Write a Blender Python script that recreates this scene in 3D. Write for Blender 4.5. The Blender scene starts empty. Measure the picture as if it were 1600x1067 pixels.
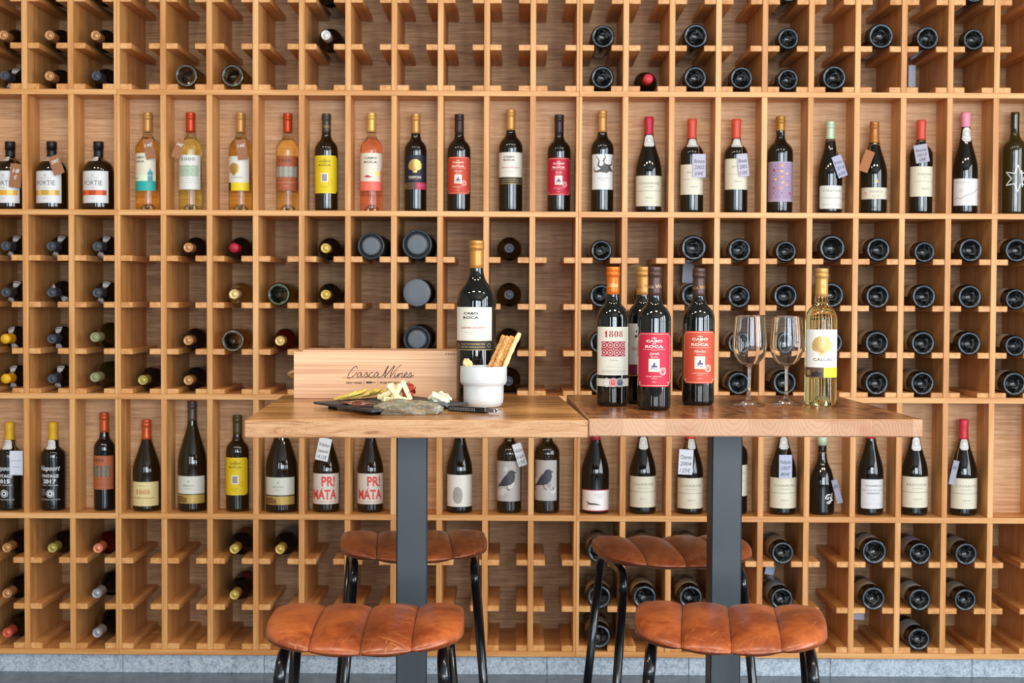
import bpy, math, random
from mathutils import Vector, Matrix
random.seed(7)
R = math.radians
sc = bpy.context.scene
COL = sc.collection

# ------------------------------------------------------------------ camera
F_PX, PITCH, ROLL, YAW = 2268.27, 0.0323473, 0.0049292, -0.0035596
CAM = Vector((0.0, -4.5684, 1.208))
_x0 = Vector((math.cos(YAW), -math.sin(YAW), 0)); _f0 = Vector((math.sin(YAW), math.cos(YAW), 0)); _z = Vector((0, 0, 1))
FWD = math.cos(PITCH)*_f0 - math.sin(PITCH)*_z
_u0 = math.sin(PITCH)*_f0 + math.cos(PITCH)*_z
RGT = math.cos(ROLL)*_x0 + math.sin(ROLL)*_u0
UPV = math.cos(ROLL)*_u0 - math.sin(ROLL)*_x0
cd = bpy.data.cameras.new('camera'); cam = bpy.data.objects.new('camera', cd); COL.objects.link(cam)
cam.matrix_world = Matrix(((RGT.x, UPV.x, -FWD.x, CAM.x), (RGT.y, UPV.y, -FWD.y, CAM.y), (RGT.z, UPV.z, -FWD.z, CAM.z), (0, 0, 0, 1)))
cd.sensor_width = 36; cd.lens = F_PX*36/1600; cd.clip_start = 0.05
cd.dof.use_dof = True; cd.dof.focus_distance = 3.15; cd.dof.aperture_fstop = 6.3
sc.camera = cam

# ------------------------------------------------------------------ world, windows' daylight, exposure
w = bpy.data.worlds.new('world'); sc.world = w; w.use_nodes = True
w.node_tree.nodes['Background'].inputs[0].default_value = (0.80, 0.88, 1.0, 1)
w.node_tree.nodes['Background'].inputs[1].default_value = 1.0
sc.view_settings.view_transform = 'Standard'; sc.view_settings.look = 'None'
sc.view_settings.gamma = 1.0; sc.view_settings.exposure = 0.2; sc.view_settings.use_curve_mapping = False
sc.cycles.use_denoising = True
sc.cycles.max_bounces = 14; sc.cycles.transmission_bounces = 14; sc.cycles.transparent_max_bounces = 8
sc.cycles.caustics_reflective = False; sc.cycles.sample_clamp_indirect = 6
ROOM_BACK, ROOM_FRONT, ROOM_SIDE, ROOM_TOP = 0.40, -7.6, 3.9, 3.3
WZ0, WZ1 = 0.45, 2.75
WINDOWS = [(-2.2, 0.8, 9), (0.1, 0.55, 20), (0.95, 0.55, 20), (1.8, 0.55, 20), (2.65, 0.55, 22)]       # front wall: centre x, width, radiance
SIDE_WINDOWS = [(-6.2, 0.75, 12), (-5.0, 0.75, 12), (-3.8, 0.75, 12), (-2.6, 0.75, 10)]              # right wall: centre y, width, radiance
def window_light(name, loc, rot, sx, sy, radiance, color):
    ld = bpy.data.lights.new(name, 'AREA'); ld.shape = 'RECTANGLE'; ld.size = sx; ld.size_y = sy; ld.energy = radiance*math.pi*sx*sy; ld.color = color
    lo = bpy.data.objects.new(name, ld); COL.objects.link(lo); lo.location = loc; lo.rotation_euler = rot
    return lo
for wx, ww, rd in WINDOWS:
    window_light('window_daylight', (wx, ROOM_FRONT-0.02, (WZ0+WZ1)/2), (R(90), 0, 0), ww, WZ1-WZ0, rd, (0.80, 0.91, 1.0))
for wy, ww, rd in SIDE_WINDOWS:
    window_light('window_daylight', (ROOM_SIDE+0.02, wy, (WZ0+WZ1)/2), (R(90), 0, R(90)), ww, WZ1-WZ0, rd, (0.83, 0.92, 1.0))
# the warm ceiling lamps in front of the rack
for lx in (-2.1, -0.7, 0.7, 2.1):
    window_light('ceiling_lamp_light', (lx, -2.6, ROOM_TOP-0.06), (0, 0, 0), 0.5, 0.25, 45, (1.0, 0.84, 0.64))

# ------------------------------------------------------------------ measuring helpers: where a sight line meets a plane of the room
def ray(px, py):
    return (FWD*F_PX + RGT*(px-800) + UPV*(533.5-py)).normalized()
def at(px, py, Y):
    d = ray(px, py); t = (Y-CAM.y)/d.y; return CAM + d*t
def on(px, py, Z):
    d = ray(px, py); t = (Z-CAM.z)/d.z; return CAM + d*t

# ------------------------------------------------------------------ materials
def lin(h):
    if isinstance(h, str):
        h = h.lstrip('#'); v = [int(h[i:i+2], 16)/255 for i in (0, 2, 4)]
        return tuple((c/12.92 if c <= 0.04045 else ((c+0.055)/1.055)**2.4) for c in v)
    return h
_M = {}
def mat(name, color, rough=0.5, metal=0.0, trans=0.0, ior=1.45, coat=0.0, spec=0.5, emit=None):
    key = (name, str(color), rough, metal, trans)
    if key in _M: return _M[key]
    m = bpy.data.materials.new(name); m.use_nodes = True
    b = m.node_tree.nodes['Principled BSDF']; c = lin(color)
    b.inputs['Base Color'].default_value = (*c, 1); b.inputs['Roughness'].default_value = rough
    b.inputs['Metallic'].default_value = metal; b.inputs['Transmission Weight'].default_value = trans
    b.inputs['IOR'].default_value = ior; b.inputs['Coat Weight'].default_value = coat; b.inputs['Specular IOR Level'].default_value = spec
    b.inputs['Coat Roughness'].default_value = 0.05
    if emit: b.inputs['Emission Color'].default_value = (*lin(color), 1); b.inputs['Emission Strength'].default_value = emit
    _M[key] = m; return m
class N:
    """tiny node-tree helper"""
    def __init__(s, name):
        s.m = bpy.data.materials.new(name); s.m.use_nodes = True; s.t = s.m.node_tree; s.b = s.t.nodes['Principled BSDF']
    def n(s, typ, **kw):
        nd = s.t.nodes.new(typ)
        for k, v in kw.items():
            if k.startswith('i_'):
                nd.inputs[k[2:].replace('_', ' ')].default_value = v
            else: setattr(nd, k, v)
        return nd
    def l(s, a, b): s.t.links.new(a, b)
    def coord(s, scale, kind='Object', rnd=False):
        tc = s.n('ShaderNodeTexCoord'); mp = s.n('ShaderNodeMapping'); mp.inputs['Scale'].default_value = scale
        s.l(tc.outputs[kind], mp.inputs['Vector'])
        if rnd:
            oi = s.n('ShaderNodeObjectInfo'); vm = s.n('ShaderNodeVectorMath', operation='SCALE'); vm.inputs[0].default_value = (31.7, 17.3, 23.9)
            s.l(oi.outputs['Random'], vm.inputs['Scale']); s.l(vm.outputs[0], mp.inputs['Location'])
        return mp.outputs[0]
    def ramp(s, fac, stops):
        r = s.n('ShaderNodeValToRGB'); e = r.color_ramp.elements
        while len(e) < len(stops): e.new(0.5)
        for el, (p, c) in zip(e, stops): el.position = p; el.color = (*lin(c), 1)
        s.l(fac, r.inputs[0]); return r.outputs[0]
    def noise(s, vec, scale=5, detail=4, rough=0.55, dist=0.0):
        k = s.n('ShaderNodeTexNoise', i_Scale=scale, i_Detail=detail, i_Roughness=rough, i_Distortion=dist); s.l(vec, k.inputs['Vector']); return k.outputs[0]
    def mix(s, f, a, b, mode='MIX'):
        x = s.n('ShaderNodeMix', data_type='RGBA', blend_type=mode)
        if isinstance(f, float): x.inputs[0].default_value = f
        else: s.l(f, x.inputs[0])
        for v, i in ((a, 6), (b, 7)):
            if isinstance(v, (str, tuple)): x.inputs[i].default_value = (*lin(v), 1)
            else: s.l(v, x.inputs[i])
        return x.outputs[2]
    def bump(s, h, strength=0.2, dist=0.002):
        b = s.n('ShaderNodeBump'); b.inputs['Strength'].default_value = strength; b.inputs['Distance'].default_value = dist
        s.l(h, b.inputs['Height']); s.l(b.outputs[0], s.b.inputs['Normal'])
    def done(s, col=None, rough=0.5, coat=0.0):
        if col is not None: s.l(col, s.b.inputs['Base Color'])
        s.b.inputs['Roughness'].default_value = rough; s.b.inputs['Coat Weight'].default_value = coat; s.b.inputs['Coat Roughness'].default_value = 0.12
        return s.m
def wood(name, axis, dark, mid, light, rough=0.45, fine=60, rnd=True, stripe=1.0):
    k = N(name); sc_ = [fine, fine, fine]; sc_[axis] = fine/22
    v = k.coord(tuple(sc_), rnd=rnd); a = k.noise(v, 1.0, 5, 0.6, 0.4)
    sc2 = [9, 9, 9]; sc2[axis] = 0.9
    v2 = k.coord(tuple(sc2), rnd=rnd); b = k.noise(v2, 1.0, 3, 0.5, 0.8)
    mx = k.mix(0.42 if stripe < 2 else 0.2, a, b)
    col = k.ramp(mx, [(0.34, dark), (0.5, mid), (0.64, light)])
    k.bump(a, 0.12*stripe, 0.0006)
    return k.done(col, rough)
OAK = dict(dark='#b97232', mid='#d39453', light='#e4ac6f')
M_OAK_X = wood('oak_along_x', 0, **OAK); M_OAK_Y = wood('oak_along_y', 1, **OAK); M_OAK_Z = wood('oak_along_z', 2, **OAK)
M_BACK = wood('back_veneer_shaded', 0, '#8d6440', '#b0855a', '#c9a179', 0.6, 190, True, 3.0)  # back veneer of the deep rack tiers, their shade put into the colour
M_BACK_LIT = wood('back_veneer_lit', 0, '#b27f52', '#d0a073', '#e0b58a', 0.6, 190, True, 3.0)  # same veneer painted lighter for the shallow display tiers that catch more light

# ------------------------------------------------------------------ mesh builder
class MB:
    def __init__(s): s.v = []; s.f = []; s.mi = []; s.smooth = []
    def add(s, vs, fs, mi=0, smooth=False):
        o = len(s.v); s.v += [tuple(p) for p in vs]
        for f in fs: s.f.append(tuple(i+o for i in f)); s.mi.append(mi); s.smooth.append(smooth)
        return s
    def box(s, x0, x1, y0, y1, z0, z1, mi=0, bev=0.0, mtx=None):
        if bev <= 0:
            vs = [(x, y, z) for z in (z0, z1) for y in (y0, y1) for x in (x0, x1)]
            fs = [(0, 2, 3, 1), (4, 5, 7, 6), (0, 1, 5, 4), (2, 6, 7, 3), (0, 4, 6, 2), (1, 3, 7, 5)]
        else:
            vs = []; c = [(x0, x1), (y0, y1), (z0, z1)]; idx = {}
            for sx in (0, 1):
                for sy in (0, 1):
                    for sz in (0, 1):
                        for k in range(3):
                            p = []
                            for d, sd in enumerate((sx, sy, sz)):
                                b_ = c[d][sd]; p.append(b_ if d == k else b_ + (bev if sd == 0 else -bev))
                            idx[(sx, sy, sz, k)] = len(vs); vs.append(tuple(p))
            fs = []; g = lambda a, b, c_, k: idx[(a, b, c_, k)]
            for sd in (0, 1):
                q = [g(sd, 0, 0, 0), g(sd, 1, 0, 0), g(sd, 1, 1, 0), g(sd, 0, 1, 0)]; fs.append(q if sd else q[::-1])
                q = [g(0, sd, 0, 1), g(0, sd, 1, 1), g(1, sd, 1, 1), g(1, sd, 0, 1)]; fs.append(q if sd else q[::-1])
                q = [g(0, 0, sd, 2), g(1, 0, sd, 2), g(1, 1, sd, 2), g(0, 1, sd, 2)]; fs.append(q if sd else q[::-1])
            def edge(k, l, m_, s1, s2):
                def key(t, s1_, s2_, kk):
                    a = [0, 0, 0]; a[m_] = t; a[k] = s1_; a[l] = s2_; return idx[(a[0], a[1], a[2], kk)]
                q = [key(0, s1, s2, k), key(1, s1, s2, k), key(1, s1, s2, l), key(0, s1, s2, l)]
                return q
            for (k, l, m_) in ((0, 1, 2), (1, 2, 0), (0, 2, 1)):
                for s1 in (0, 1):
                    for s2 in (0, 1): fs.append(edge(k, l, m_, s1, s2))
            for sx in (0, 1):
                for sy in (0, 1):
                    for sz in (0, 1): fs.append([idx[(sx, sy, sz, k)] for k in range(3)])
        if mtx is not None: vs = [mtx @ Vector(p) for p in vs]
        s.add(vs, fs, mi); s.fixn = True; return s
    def lathe(s, prof, n=32, mi=0, mis=None, mtx=None, caps=False):
        vs = []; fs = []; fm = []
        rows = []
        for (r, z) in prof:
            if r < 1e-6: rows.append([len(vs)]); vs.append((0, 0, z))
            else:
                rows.append(list(range(len(vs), len(vs)+n)))
                vs += [(r*math.cos(2*math.pi*i/n), r*math.sin(2*math.pi*i/n), z) for i in range(n)]
        for k in range(len(rows)-1):
            a, b = rows[k], rows[k+1]; m = mis[k] if mis else mi
            for i in range(n):
                j = (i+1) % n
                if len(a) == 1 and len(b) == 1: continue
                if len(a) == 1: f = (a[0], b[j], b[i])
                elif len(b) == 1: f = (a[i], a[j], b[0])
                else: f = (a[i], a[j], b[j], b[i])
                fs.append(f); fm.append(m)
        if mtx is not None: vs = [mtx @ Vector(p) for p in vs]
        o = len(s.v); s.v += [tuple(p) for p in vs]
        for f, m in zip(fs, fm): s.f.append(tuple(i+o for i in f)); s.mi.append(m); s.smooth.append(True)
        return s
    def tube(s, pts, r, n=12, mi=0, cap=True, closed=False):
        pts = [Vector(p) for p in pts]; m = len(pts); rr = r if isinstance(r, (list, tuple)) else [r]*m
        up = None; rings = []; vs = []
        for i, p in enumerate(pts):
            if closed: t = (pts[(i+1) % m]-pts[i-1]).normalized()
            else: t = (pts[min(i+1, m-1)]-pts[max(i-1, 0)]).normalized()
            if up is None: up = Vector((0, 0, 1)) if abs(t.z) < 0.9 else Vector((0, 1, 0))
            a = (up - t*up.dot(t)); a = a.normalized() if a.length > 1e-6 else t.orthogonal().normalized(); up = a; b = t.cross(a)
            rings.append([len(vs)+k for k in range(n)])
            vs += [p + (a*math.cos(2*math.pi*k/n)+b*math.sin(2*math.pi*k/n))*rr[i] for k in range(n)]
        fs = []
        for i in range(m if closed else m-1):
            A, B = rings[i], rings[(i+1) % m]
            for k in range(n): fs.append((A[k], A[(k+1) % n], B[(k+1) % n], B[k]))
        if cap and not closed: fs += [tuple(rings[0][::-1]), tuple(rings[-1])]
        return s.add(vs, fs, mi, True)
    def mesh(s, name, mats):
        me = bpy.data.meshes.new(name); me.from_pydata([tuple(v) for v in s.v], [], s.f)
        for m in (mats if isinstance(mats, (list, tuple)) else [mats]): me.materials.append(m)
        me.polygons.foreach_set('material_index', s.mi); me.polygons.foreach_set('use_smooth', s.smooth)
        if getattr(s, 'fixn', False):
            import bmesh
            bm = bmesh.new(); bm.from_mesh(me); bmesh.ops.recalc_face_normals(bm, faces=bm.faces); bm.to_mesh(me); bm.free()
        me.update(); return me
    def build(s, name, mats, parent=None, loc=None):
        o = bpy.data.objects.new(name, s.mesh(name, mats)); COL.objects.link(o)
        if parent is not None: o.parent = parent
        if loc is not None: o.location = loc
        return o
def empty(name, label, cat, loc=(0, 0, 0), rot=(0, 0, 0), group=None):
    o = bpy.data.objects.new(name, None); COL.objects.link(o); o.location = loc; o.rotation_euler = rot; o.empty_display_size = 0.05
    return tag(o, label, cat, group)
def tag(o, label, cat, group=None, kind=None):
    o['label'] = label; o['category'] = cat
    if group: o['group'] = group
    if kind: o['kind'] = kind
    return o
def struct(o): o['kind'] = 'structure'; return o
KIDS = {}
def copy_tree(o, parent=None):
    c = o.copy(); COL.objects.link(c); c.parent = parent
    for ch in o.children: copy_tree(ch, c)
    return c

# ------------------------------------------------------------------ the room
k = N('dark_stone_floor'); v = k.coord((1, 1, 1)); nz = k.noise(v, 14, 6, 0.6)
M_FLOOR = k.done(k.ramp(nz, [(0.3, '#4a525a'), (0.6, '#626b74'), (0.8, '#7c858e')]), 0.22)
k = N('speckled_grey_granite'); v = k.coord((1, 1, 1)); nz = k.noise(v, 160, 3, 0.8); nb = k.noise(v, 60, 4, 0.7)
M_GRAN = k.done(k.mix(0.55, k.ramp(nz, [(0.38, '#5f6a76'), (0.5, '#a9b4c0'), (0.62, '#d6dde4')]), k.ramp(nb, [(0.36, '#70808f'), (0.55, '#b9c3cd')])), 0.5)
k = N('white_plaster'); v = k.coord((1, 1, 1)); M_WALL = k.done(k.ramp(k.noise(v, 3, 3), [(0.3, '#9a958c'), (0.7, '#aaa59c')]), 0.8)
M_FRAMEW = mat('dark_window_frame', '#30343a', 0.4)
b = MB(); b.box(-ROOM_SIDE, ROOM_SIDE, ROOM_FRONT, ROOM_BACK, -0.06, 0); struct(b.build('floor', M_FLOOR))
b = MB(); b.box(-ROOM_SIDE, ROOM_SIDE, ROOM_FRONT, ROOM_BACK, ROOM_TOP, ROOM_TOP+0.1); struct(b.build('ceiling', M_WALL))
b = MB(); b.box(-ROOM_SIDE, ROOM_SIDE, ROOM_BACK, ROOM_BACK+0.1, 0, ROOM_TOP); struct(b.build('wall_back', M_WALL))
b = MB(); b.box(-ROOM_SIDE-0.1, -ROOM_SIDE, ROOM_FRONT, ROOM_BACK, 0, ROOM_TOP); struct(b.build('wall_left', M_WALL))
b = MB(); xs = [ROOM_FRONT] + [q for wy, ww, rd in SIDE_WINDOWS for q in (wy-ww/2, wy+ww/2)] + [ROOM_BACK]
for z0, z1 in ((0, WZ0), (WZ1, ROOM_TOP)): b.box(ROOM_SIDE+.04, ROOM_SIDE+0.1, ROOM_FRONT, ROOM_BACK, z0, z1)
for i in range(0, len(xs), 2): b.box(ROOM_SIDE+.04, ROOM_SIDE+0.1, xs[i], xs[i+1], WZ0, WZ1)
struct(b.build('wall_right', M_WALL))
b = MB(); b.box(-ROOM_SIDE, ROOM_SIDE, ROOM_FRONT-0.15, ROOM_FRONT-0.05, 0, WZ0); b.box(-ROOM_SIDE, ROOM_SIDE, ROOM_FRONT-0.15, ROOM_FRONT-0.05, WZ1, ROOM_TOP)
xs = [-ROOM_SIDE] + [q for wx, ww, rd in WINDOWS for q in (wx-ww/2, wx+ww/2)] + [ROOM_SIDE]
for i in range(0, len(xs), 2): b.box(xs[i], xs[i+1], ROOM_FRONT-0.15, ROOM_FRONT-0.05, WZ0, WZ1)
struct(b.build('wall_front', M_WALL))
for i, (wx, ww, rd) in enumerate(WINDOWS):
    b = MB()
    for a in (wx-ww/2-.03, wx+ww/2-0.01): b.box(a, a+0.04, ROOM_FRONT-0.01, ROOM_FRONT+0.04, WZ0, WZ1)
    for z in (WZ0-.03, 1.25, WZ1-0.01): b.box(wx-ww/2-.03, wx+ww/2+.03, ROOM_FRONT-0.01, ROOM_FRONT+0.04, z, z+0.04)
    struct(b.build('window_%d' % (i+1), M_FRAMEW))
for i, (wy, ww, rd) in enumerate(SIDE_WINDOWS):
    b = MB()
    for a in (wy-ww/2-.03, wy+ww/2-0.01): b.box(ROOM_SIDE-.04, ROOM_SIDE+.01, a, a+0.04, WZ0, WZ1)
    for z in (WZ0-.03, 1.25, WZ1-0.01): b.box(ROOM_SIDE-.04, ROOM_SIDE+.01, wy-ww/2-.03, wy+ww/2+.03, z, z+0.04)
    struct(b.build('window_%d' % (i+6), M_FRAMEW))
# granite plinth under the rack: blocks with thin joints
b = MB(); x = -2.6; i = 0
while x < 2.6:
    b.box(x+0.0008, x+0.4492, 0.012, 0.33, 0.0, 0.0565, bev=0.001); x += 0.45
struct(b.build('trim_1', M_GRAN))

# ------------------------------------------------------------------ the rack
P = 0.145; X0 = -1.549152; TH = 0.0176; DEP = 0.3242; DSP = 0.119
def colx(k): return X0 + k*P
def Zr(y, x=833): return at(x, y, 0).z
SH = [(Zr(-80), Zr(-89)), (Zr(150.5), Zr(142.2)), (Zr(339), Zr(330.5)), (Zr(627), Zr(618.2)), (Zr(814), Zr(805.3)), (Zr(1026.3), Zr(1017.8))]  # (bottom, top)
TIERS = [(SH[1][1], SH[0][0], 'rack'), (SH[2][1], SH[1][0], 'show'), (SH[3][1], SH[2][0], 'rack'), (SH[4][1], SH[3][0], 'show'), (SH[5][1], SH[4][0], 'rack')]
SLT = 0.0178; SLW = 0.0365
ROWS = {'T0': Zr(-4.0), 'T1': Zr(69.5), 'T2': Zr(133.5), 'M1': Zr(402), 'M2': Zr(475), 'M3': Zr(548), 'M4': Zr(610.7), 'B1': Zr(875.5), 'B2': Zr(947.4), 'B3': Zr(1009)}
HTH = {'T2': ROWS['T2']-SH[1][1], 'M4': ROWS['M4']-SH[3][1], 'B3': ROWS['B3']-SH[5][1]}
print('rows', {k_: round(v_, 4) for k_, v_ in ROWS.items()}, 'shelves', [(round(a, 4), round(c, 4)) for a, c in SH])
CELLIN = P-TH
def slat_mesh(h):
    m = MB(); m.box(0, SLW, 0.004, DEP-0.002, -h, 0, 0, bev=0.0012); return m.mesh('support_slat', [M_OAK_Y])
SLAT = slat_mesh(SLT); SLATB = {r: slat_mesh(h-0.0002) for r, h in HTH.items()}
def rack(label, c0, c1):
    root = empty('wine_rack', label, 'wine rack', (colx(c0), 0, SH[5][0]))
    bx, bz = colx(c0), SH[5][0]
    def loc(x, y, z): return (x-bx, y, z-bz)
    L, Rr = colx(c0)+0.0003, colx(c1)-0.0003
    for (zb, zt) in SH:
        m = MB(); m.box(L-bx, Rr-bx, 0, DEP, zb-bz, zt-bz, bev=0.0008); o = m.build('shelf_board', [M_OAK_X], root)
    for (z0, z1, kind) in TIERS:
        d = DEP if kind == 'rack' else DSP
        m = MB(); m.box(L-bx, Rr-bx, d, d+0.012, z0-bz, z1-bz); m.build('back_panel', [M_BACK if kind == 'rack' else M_BACK_LIT], root)
        mf = MB(); mf.box(-TH/2, TH/2, 0.0005, d, 0, z1-z0, bev=0.0008); me = mf.mesh('divider', [M_OAK_Z])
        for k_ in range(c0+1, c1):
            o = bpy.data.objects.new('divider', me); COL.objects.link(o); o.parent = root; o.location = loc(colx(k_), 0, z0)
        mf = MB(); mf.box(0, TH/2, 0.0005, d, 0, z1-z0, bev=0.0008); me = mf.mesh('side_panel', [M_OAK_Z])
        for xx in (L, Rr-TH/2):
            o = bpy.data.objects.new('side_panel', me); COL.objects.link(o); o.parent = root; o.location = loc(xx, 0, z0)
    n = 0; rest = MB()
    for row in ('M1', 'M2', 'T1', 'B1', 'T2', 'M3', 'B2', 'T0', 'B3', 'M4'):
        for c in range(c0, c1):
            for sd in (0, 1):
                x = colx(c)+TH/2+0.0001 if sd == 0 else colx(c+1)-TH/2-SLW-0.0001
                if n < 100:
                    o = bpy.data.objects.new('support_slat', SLATB.get(row, SLAT)); COL.objects.link(o); o.parent = root; o.location = loc(x, 0, ROWS[row]); n += 1
                else:
                    h = HTH[row]-0.0002 if row in HTH else SLT
                    p = loc(x, 0, ROWS[row]); rest.box(p[0], p[0]+SLW, 0.004, DEP-0.002, p[2]-h, p[2], bev=0.0012)
    if rest.v:
        o = rest.build('support_slats', [M_OAK_Y], root); o['kind'] = 'stuff'
    return root
rack('oak wine rack unit at the left holding the dark port bottles', -2, 2)
rack('oak wine rack unit in the middle behind the left table', 2, 12)
rack('oak wine rack unit at the right full of base-out dark bottles', 12, 22)

# ------------------------------------------------------------------ text and labels
_T = {}
def text_mesh(s, bold=0.0, shear=0.0):
    key = (s, bold, shear)
    if key in _T: return _T[key]
    cu = bpy.data.curves.new('t', 'FONT'); cu.body = s; cu.align_x = 'CENTER'; cu.size = 1.0; cu.offset = bold; cu.shear = shear; cu.resolution_u = 2
    ob = bpy.data.objects.new('t', cu); COL.objects.link(ob)
    dg = bpy.context.evaluated_depsgraph_get(); ev = ob.evaluated_get(dg); me = ev.to_mesh()
    vs = [(v.co.x, v.co.y) for v in me.vertices]; fs = [tuple(p.vertices) for p in me.polygons]
    ev.to_mesh_clear(); bpy.data.objects.remove(ob); bpy.data.curves.remove(cu)
    if vs:
        xm = (min(v[0] for v in vs)+max(v[0] for v in vs))/2; wd = max(v[0] for v in vs)-min(v[0] for v in vs)
        vs = [((x-xm)/0.69, y/0.69) for x, y in vs]; wd /= 0.69
    else: wd = 0
    _T[key] = (vs, fs, wd); return _T[key]
class Label:
    """a paper on a bottle (surface radius given by rad(z)) or, with rad None, on a flat face; drawing units are label heights"""
    def __init__(s, rad, z0, z1, half, parent, turn=0.0, flat=None, name='label'):
        s.rad, s.z0, s.z1, s.h, s.parent, s.turn, s.flat, s.name = rad, z0, z1, z1-z0, parent, turn, flat, name
        s.R = rad((z0+z1)/2) if rad else 1.0
        s.W = (R(half)*s.R if rad else half)/s.h        # half width in label heights
        s.layers = []; s.n = 0; s.base = None
    def P(s, x, y, lay):
        e = 0.00030+0.00014*lay; z = s.z0+y*s.h
        if s.rad is None: return (x*s.h, -e, z)
        a = x*s.h/s.R + s.turn; r = s.rad(z)+e
        return (r*math.sin(a), -r*math.cos(a), z)
    def paper(s, color, rough=0.55, cut=0.0, metal=0.0, name=None):
        m = MB(); n = max(2, int(2*s.W*s.h/s.R/R(5))) if s.rad else 1
        xs = [-s.W+2*s.W*i/n for i in range(n+1)]
        if cut: xs = sorted(set(xs+[-s.W+cut, s.W-cut]))
        ny = 1
        if s.rad and abs(s.rad(s.z0)-s.rad(s.z1)) > 1e-4: ny = 4
        vs = []; fs = []
        for x in xs:
            d = max(0, cut-(x+s.W), cut-(s.W-x)) if cut else 0
            for j in range(ny+1): vs.append(s.P(x, d+(1-2*d)*j/ny, 0))
        for i in range(len(xs)-1):
            for j in range(ny): fs.append((i*(ny+1)+j, (i+1)*(ny+1)+j, (i+1)*(ny+1)+j+1, i*(ny+1)+j+1))
        m.add(vs, fs, 0, True); s.base = m.build(name or s.name, [mat('label_paper', tuple(c*.84 for c in lin(color)), rough, metal)], s.parent); s.n = 1; return s
    def _put(s, color, vs, fs, name, metal=0.0, rough=0.5):
        s.layers.append((name, color, metal, rough, vs, fs))
    def rect(s, c, x0, x1, y0, y1, name='colour_band', metal=0.0, rough=0.5):
        n = max(1, int(abs(x1-x0)*s.h/s.R/R(5))) if s.rad else 1; vs = []; fs = []
        for i in range(n+1):
            x = x0+(x1-x0)*i/n; vs += [s.P(x, y0, s.n), s.P(x, y1, s.n)]
        for i in range(n): fs.append((2*i, 2*i+2, 2*i+3, 2*i+1))
        s._put(c, vs, fs, name, metal, rough); return s
    def up(s): s.n += 1; return s
    def clipput(s, c, pts, faces, name, metal, rough):
        """cut flat faces into narrow upright strips so that they follow the curved glass"""
        if not s.rad: s._put(c, [s.P(x, y, s.n) for x, y in pts], faces, name, metal, rough); return s
        step = 0.0032/s.h; vs = []; fs = []
        def half(P, xc, sg):
            out = []
            for i in range(len(P)):
                a, b_ = P[i-1], P[i]; da, db = sg*(a[0]-xc), sg*(b_[0]-xc)
                if (da >= 0) != (db >= 0): t = da/(da-db); out.append((a[0]+(b_[0]-a[0])*t, a[1]+(b_[1]-a[1])*t))
                if db >= 0: out.append(b_)
            return out
        for f in faces:
            P = [pts[i] for i in f]; x0, x1 = min(p[0] for p in P), max(p[0] for p in P)
            k0, k1 = math.floor(x0/step), math.floor(x1/step)
            for q in range(k0, k1+1):
                Q = P
                if q > k0: Q = half(Q, q*step, 1)
                if q < k1 and len(Q) > 2: Q = half(Q, (q+1)*step, -1)
                if len(Q) > 2: fs.append(tuple(range(len(vs), len(vs)+len(Q)))); vs += [s.P(x, y, s.n) for x, y in Q]
        s._put(c, vs, fs, name, metal, rough); return s
    def poly(s, c, pts, name='emblem', metal=0.0):
        return s.clipput(c, pts, [tuple(range(len(pts)))], name, metal, 0.45 if not metal else 0.35)
    def disc(s, c, x, y, r, name='emblem', n=16, ry=None, metal=0.0):
        return s.poly(c, [(x+r*math.cos(2*math.pi*i/n), y+(ry or r)*math.sin(2*math.pi*i/n)) for i in range(n)], name, metal)
    def ring(s, c, x, y, r, w_, name='emblem', n=16, ry=None, metal=0.0):
        q = (ry or r)/r; vs = []
        for i in range(n):
            a = 2*math.pi*i/n; vs += [s.P(x+r*math.cos(a), y+q*r*math.sin(a), s.n), s.P(x+(r-w_)*math.cos(a), y+q*(r-w_)*math.sin(a), s.n)]
        fs = [(2*i, (2*i+2) % (2*n), (2*i+3) % (2*n), 2*i+1) for i in range(n)]
        s._put(c, vs, fs, name, metal, 0.45); return s
    def line(s, c, pts, w_, name='drawing', metal=0.0):
        if s.rad:
            q = [pts[0]]; qw = [w_[0]] if isinstance(w_, list) else None
            for i in range(1, len(pts)):
                n_ = max(1, int(abs(pts[i][0]-pts[i-1][0])*s.h/.003))
                for t in range(1, n_+1):
                    q.append(tuple(pts[i-1][d]+(pts[i][d]-pts[i-1][d])*t/n_ for d in (0, 1)))
                    if qw: qw.append(w_[i-1]+(w_[i]-w_[i-1])*t/n_)
            pts = q; w_ = qw or w_
        vs = []; fs = []; m = len(pts)
        for i, (x, y) in enumerate(pts):
            a, b_ = pts[max(0, i-1)], pts[min(m-1, i+1)]; dx, dy = b_[0]-a[0], b_[1]-a[1]; l = math.hypot(dx, dy) or 1
            wi = w_[i] if isinstance(w_, list) else w_; nx, ny = -dy/l*wi/2, dx/l*wi/2
            vs += [s.P(x-nx, y-ny, s.n), s.P(x+nx, y+ny, s.n)]
        for i in range(m-1): fs.append((2*i, 2*i+2, 2*i+3, 2*i+1))
        s._put(c, vs, fs, name, metal, 0.5); return s
    def frame(s, c, inset, w_, cut=0.0, metal=0.0):
        X, a, b_ = s.W-inset, inset, 1-inset
        p = [(-X+cut, a), (X-cut, a), (X, a+cut), (X, b_-cut), (X-cut, b_), (-X+cut, b_), (-X, b_-cut), (-X, a+cut), (-X+cut, a)] if cut else [(-X, a), (X, a), (X, b_), (-X, b_), (-X, a)]
        for (x0, y0), (x1, y1) in zip(p, p[1:]):
            n = max(1, int(abs(x1-x0)*6)); s.line(c, [(x0+(x1-x0)*t/n, y0+(y1-y0)*t/n) for t in range(n+1)], w_, 'border', metal)
        return s
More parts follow.
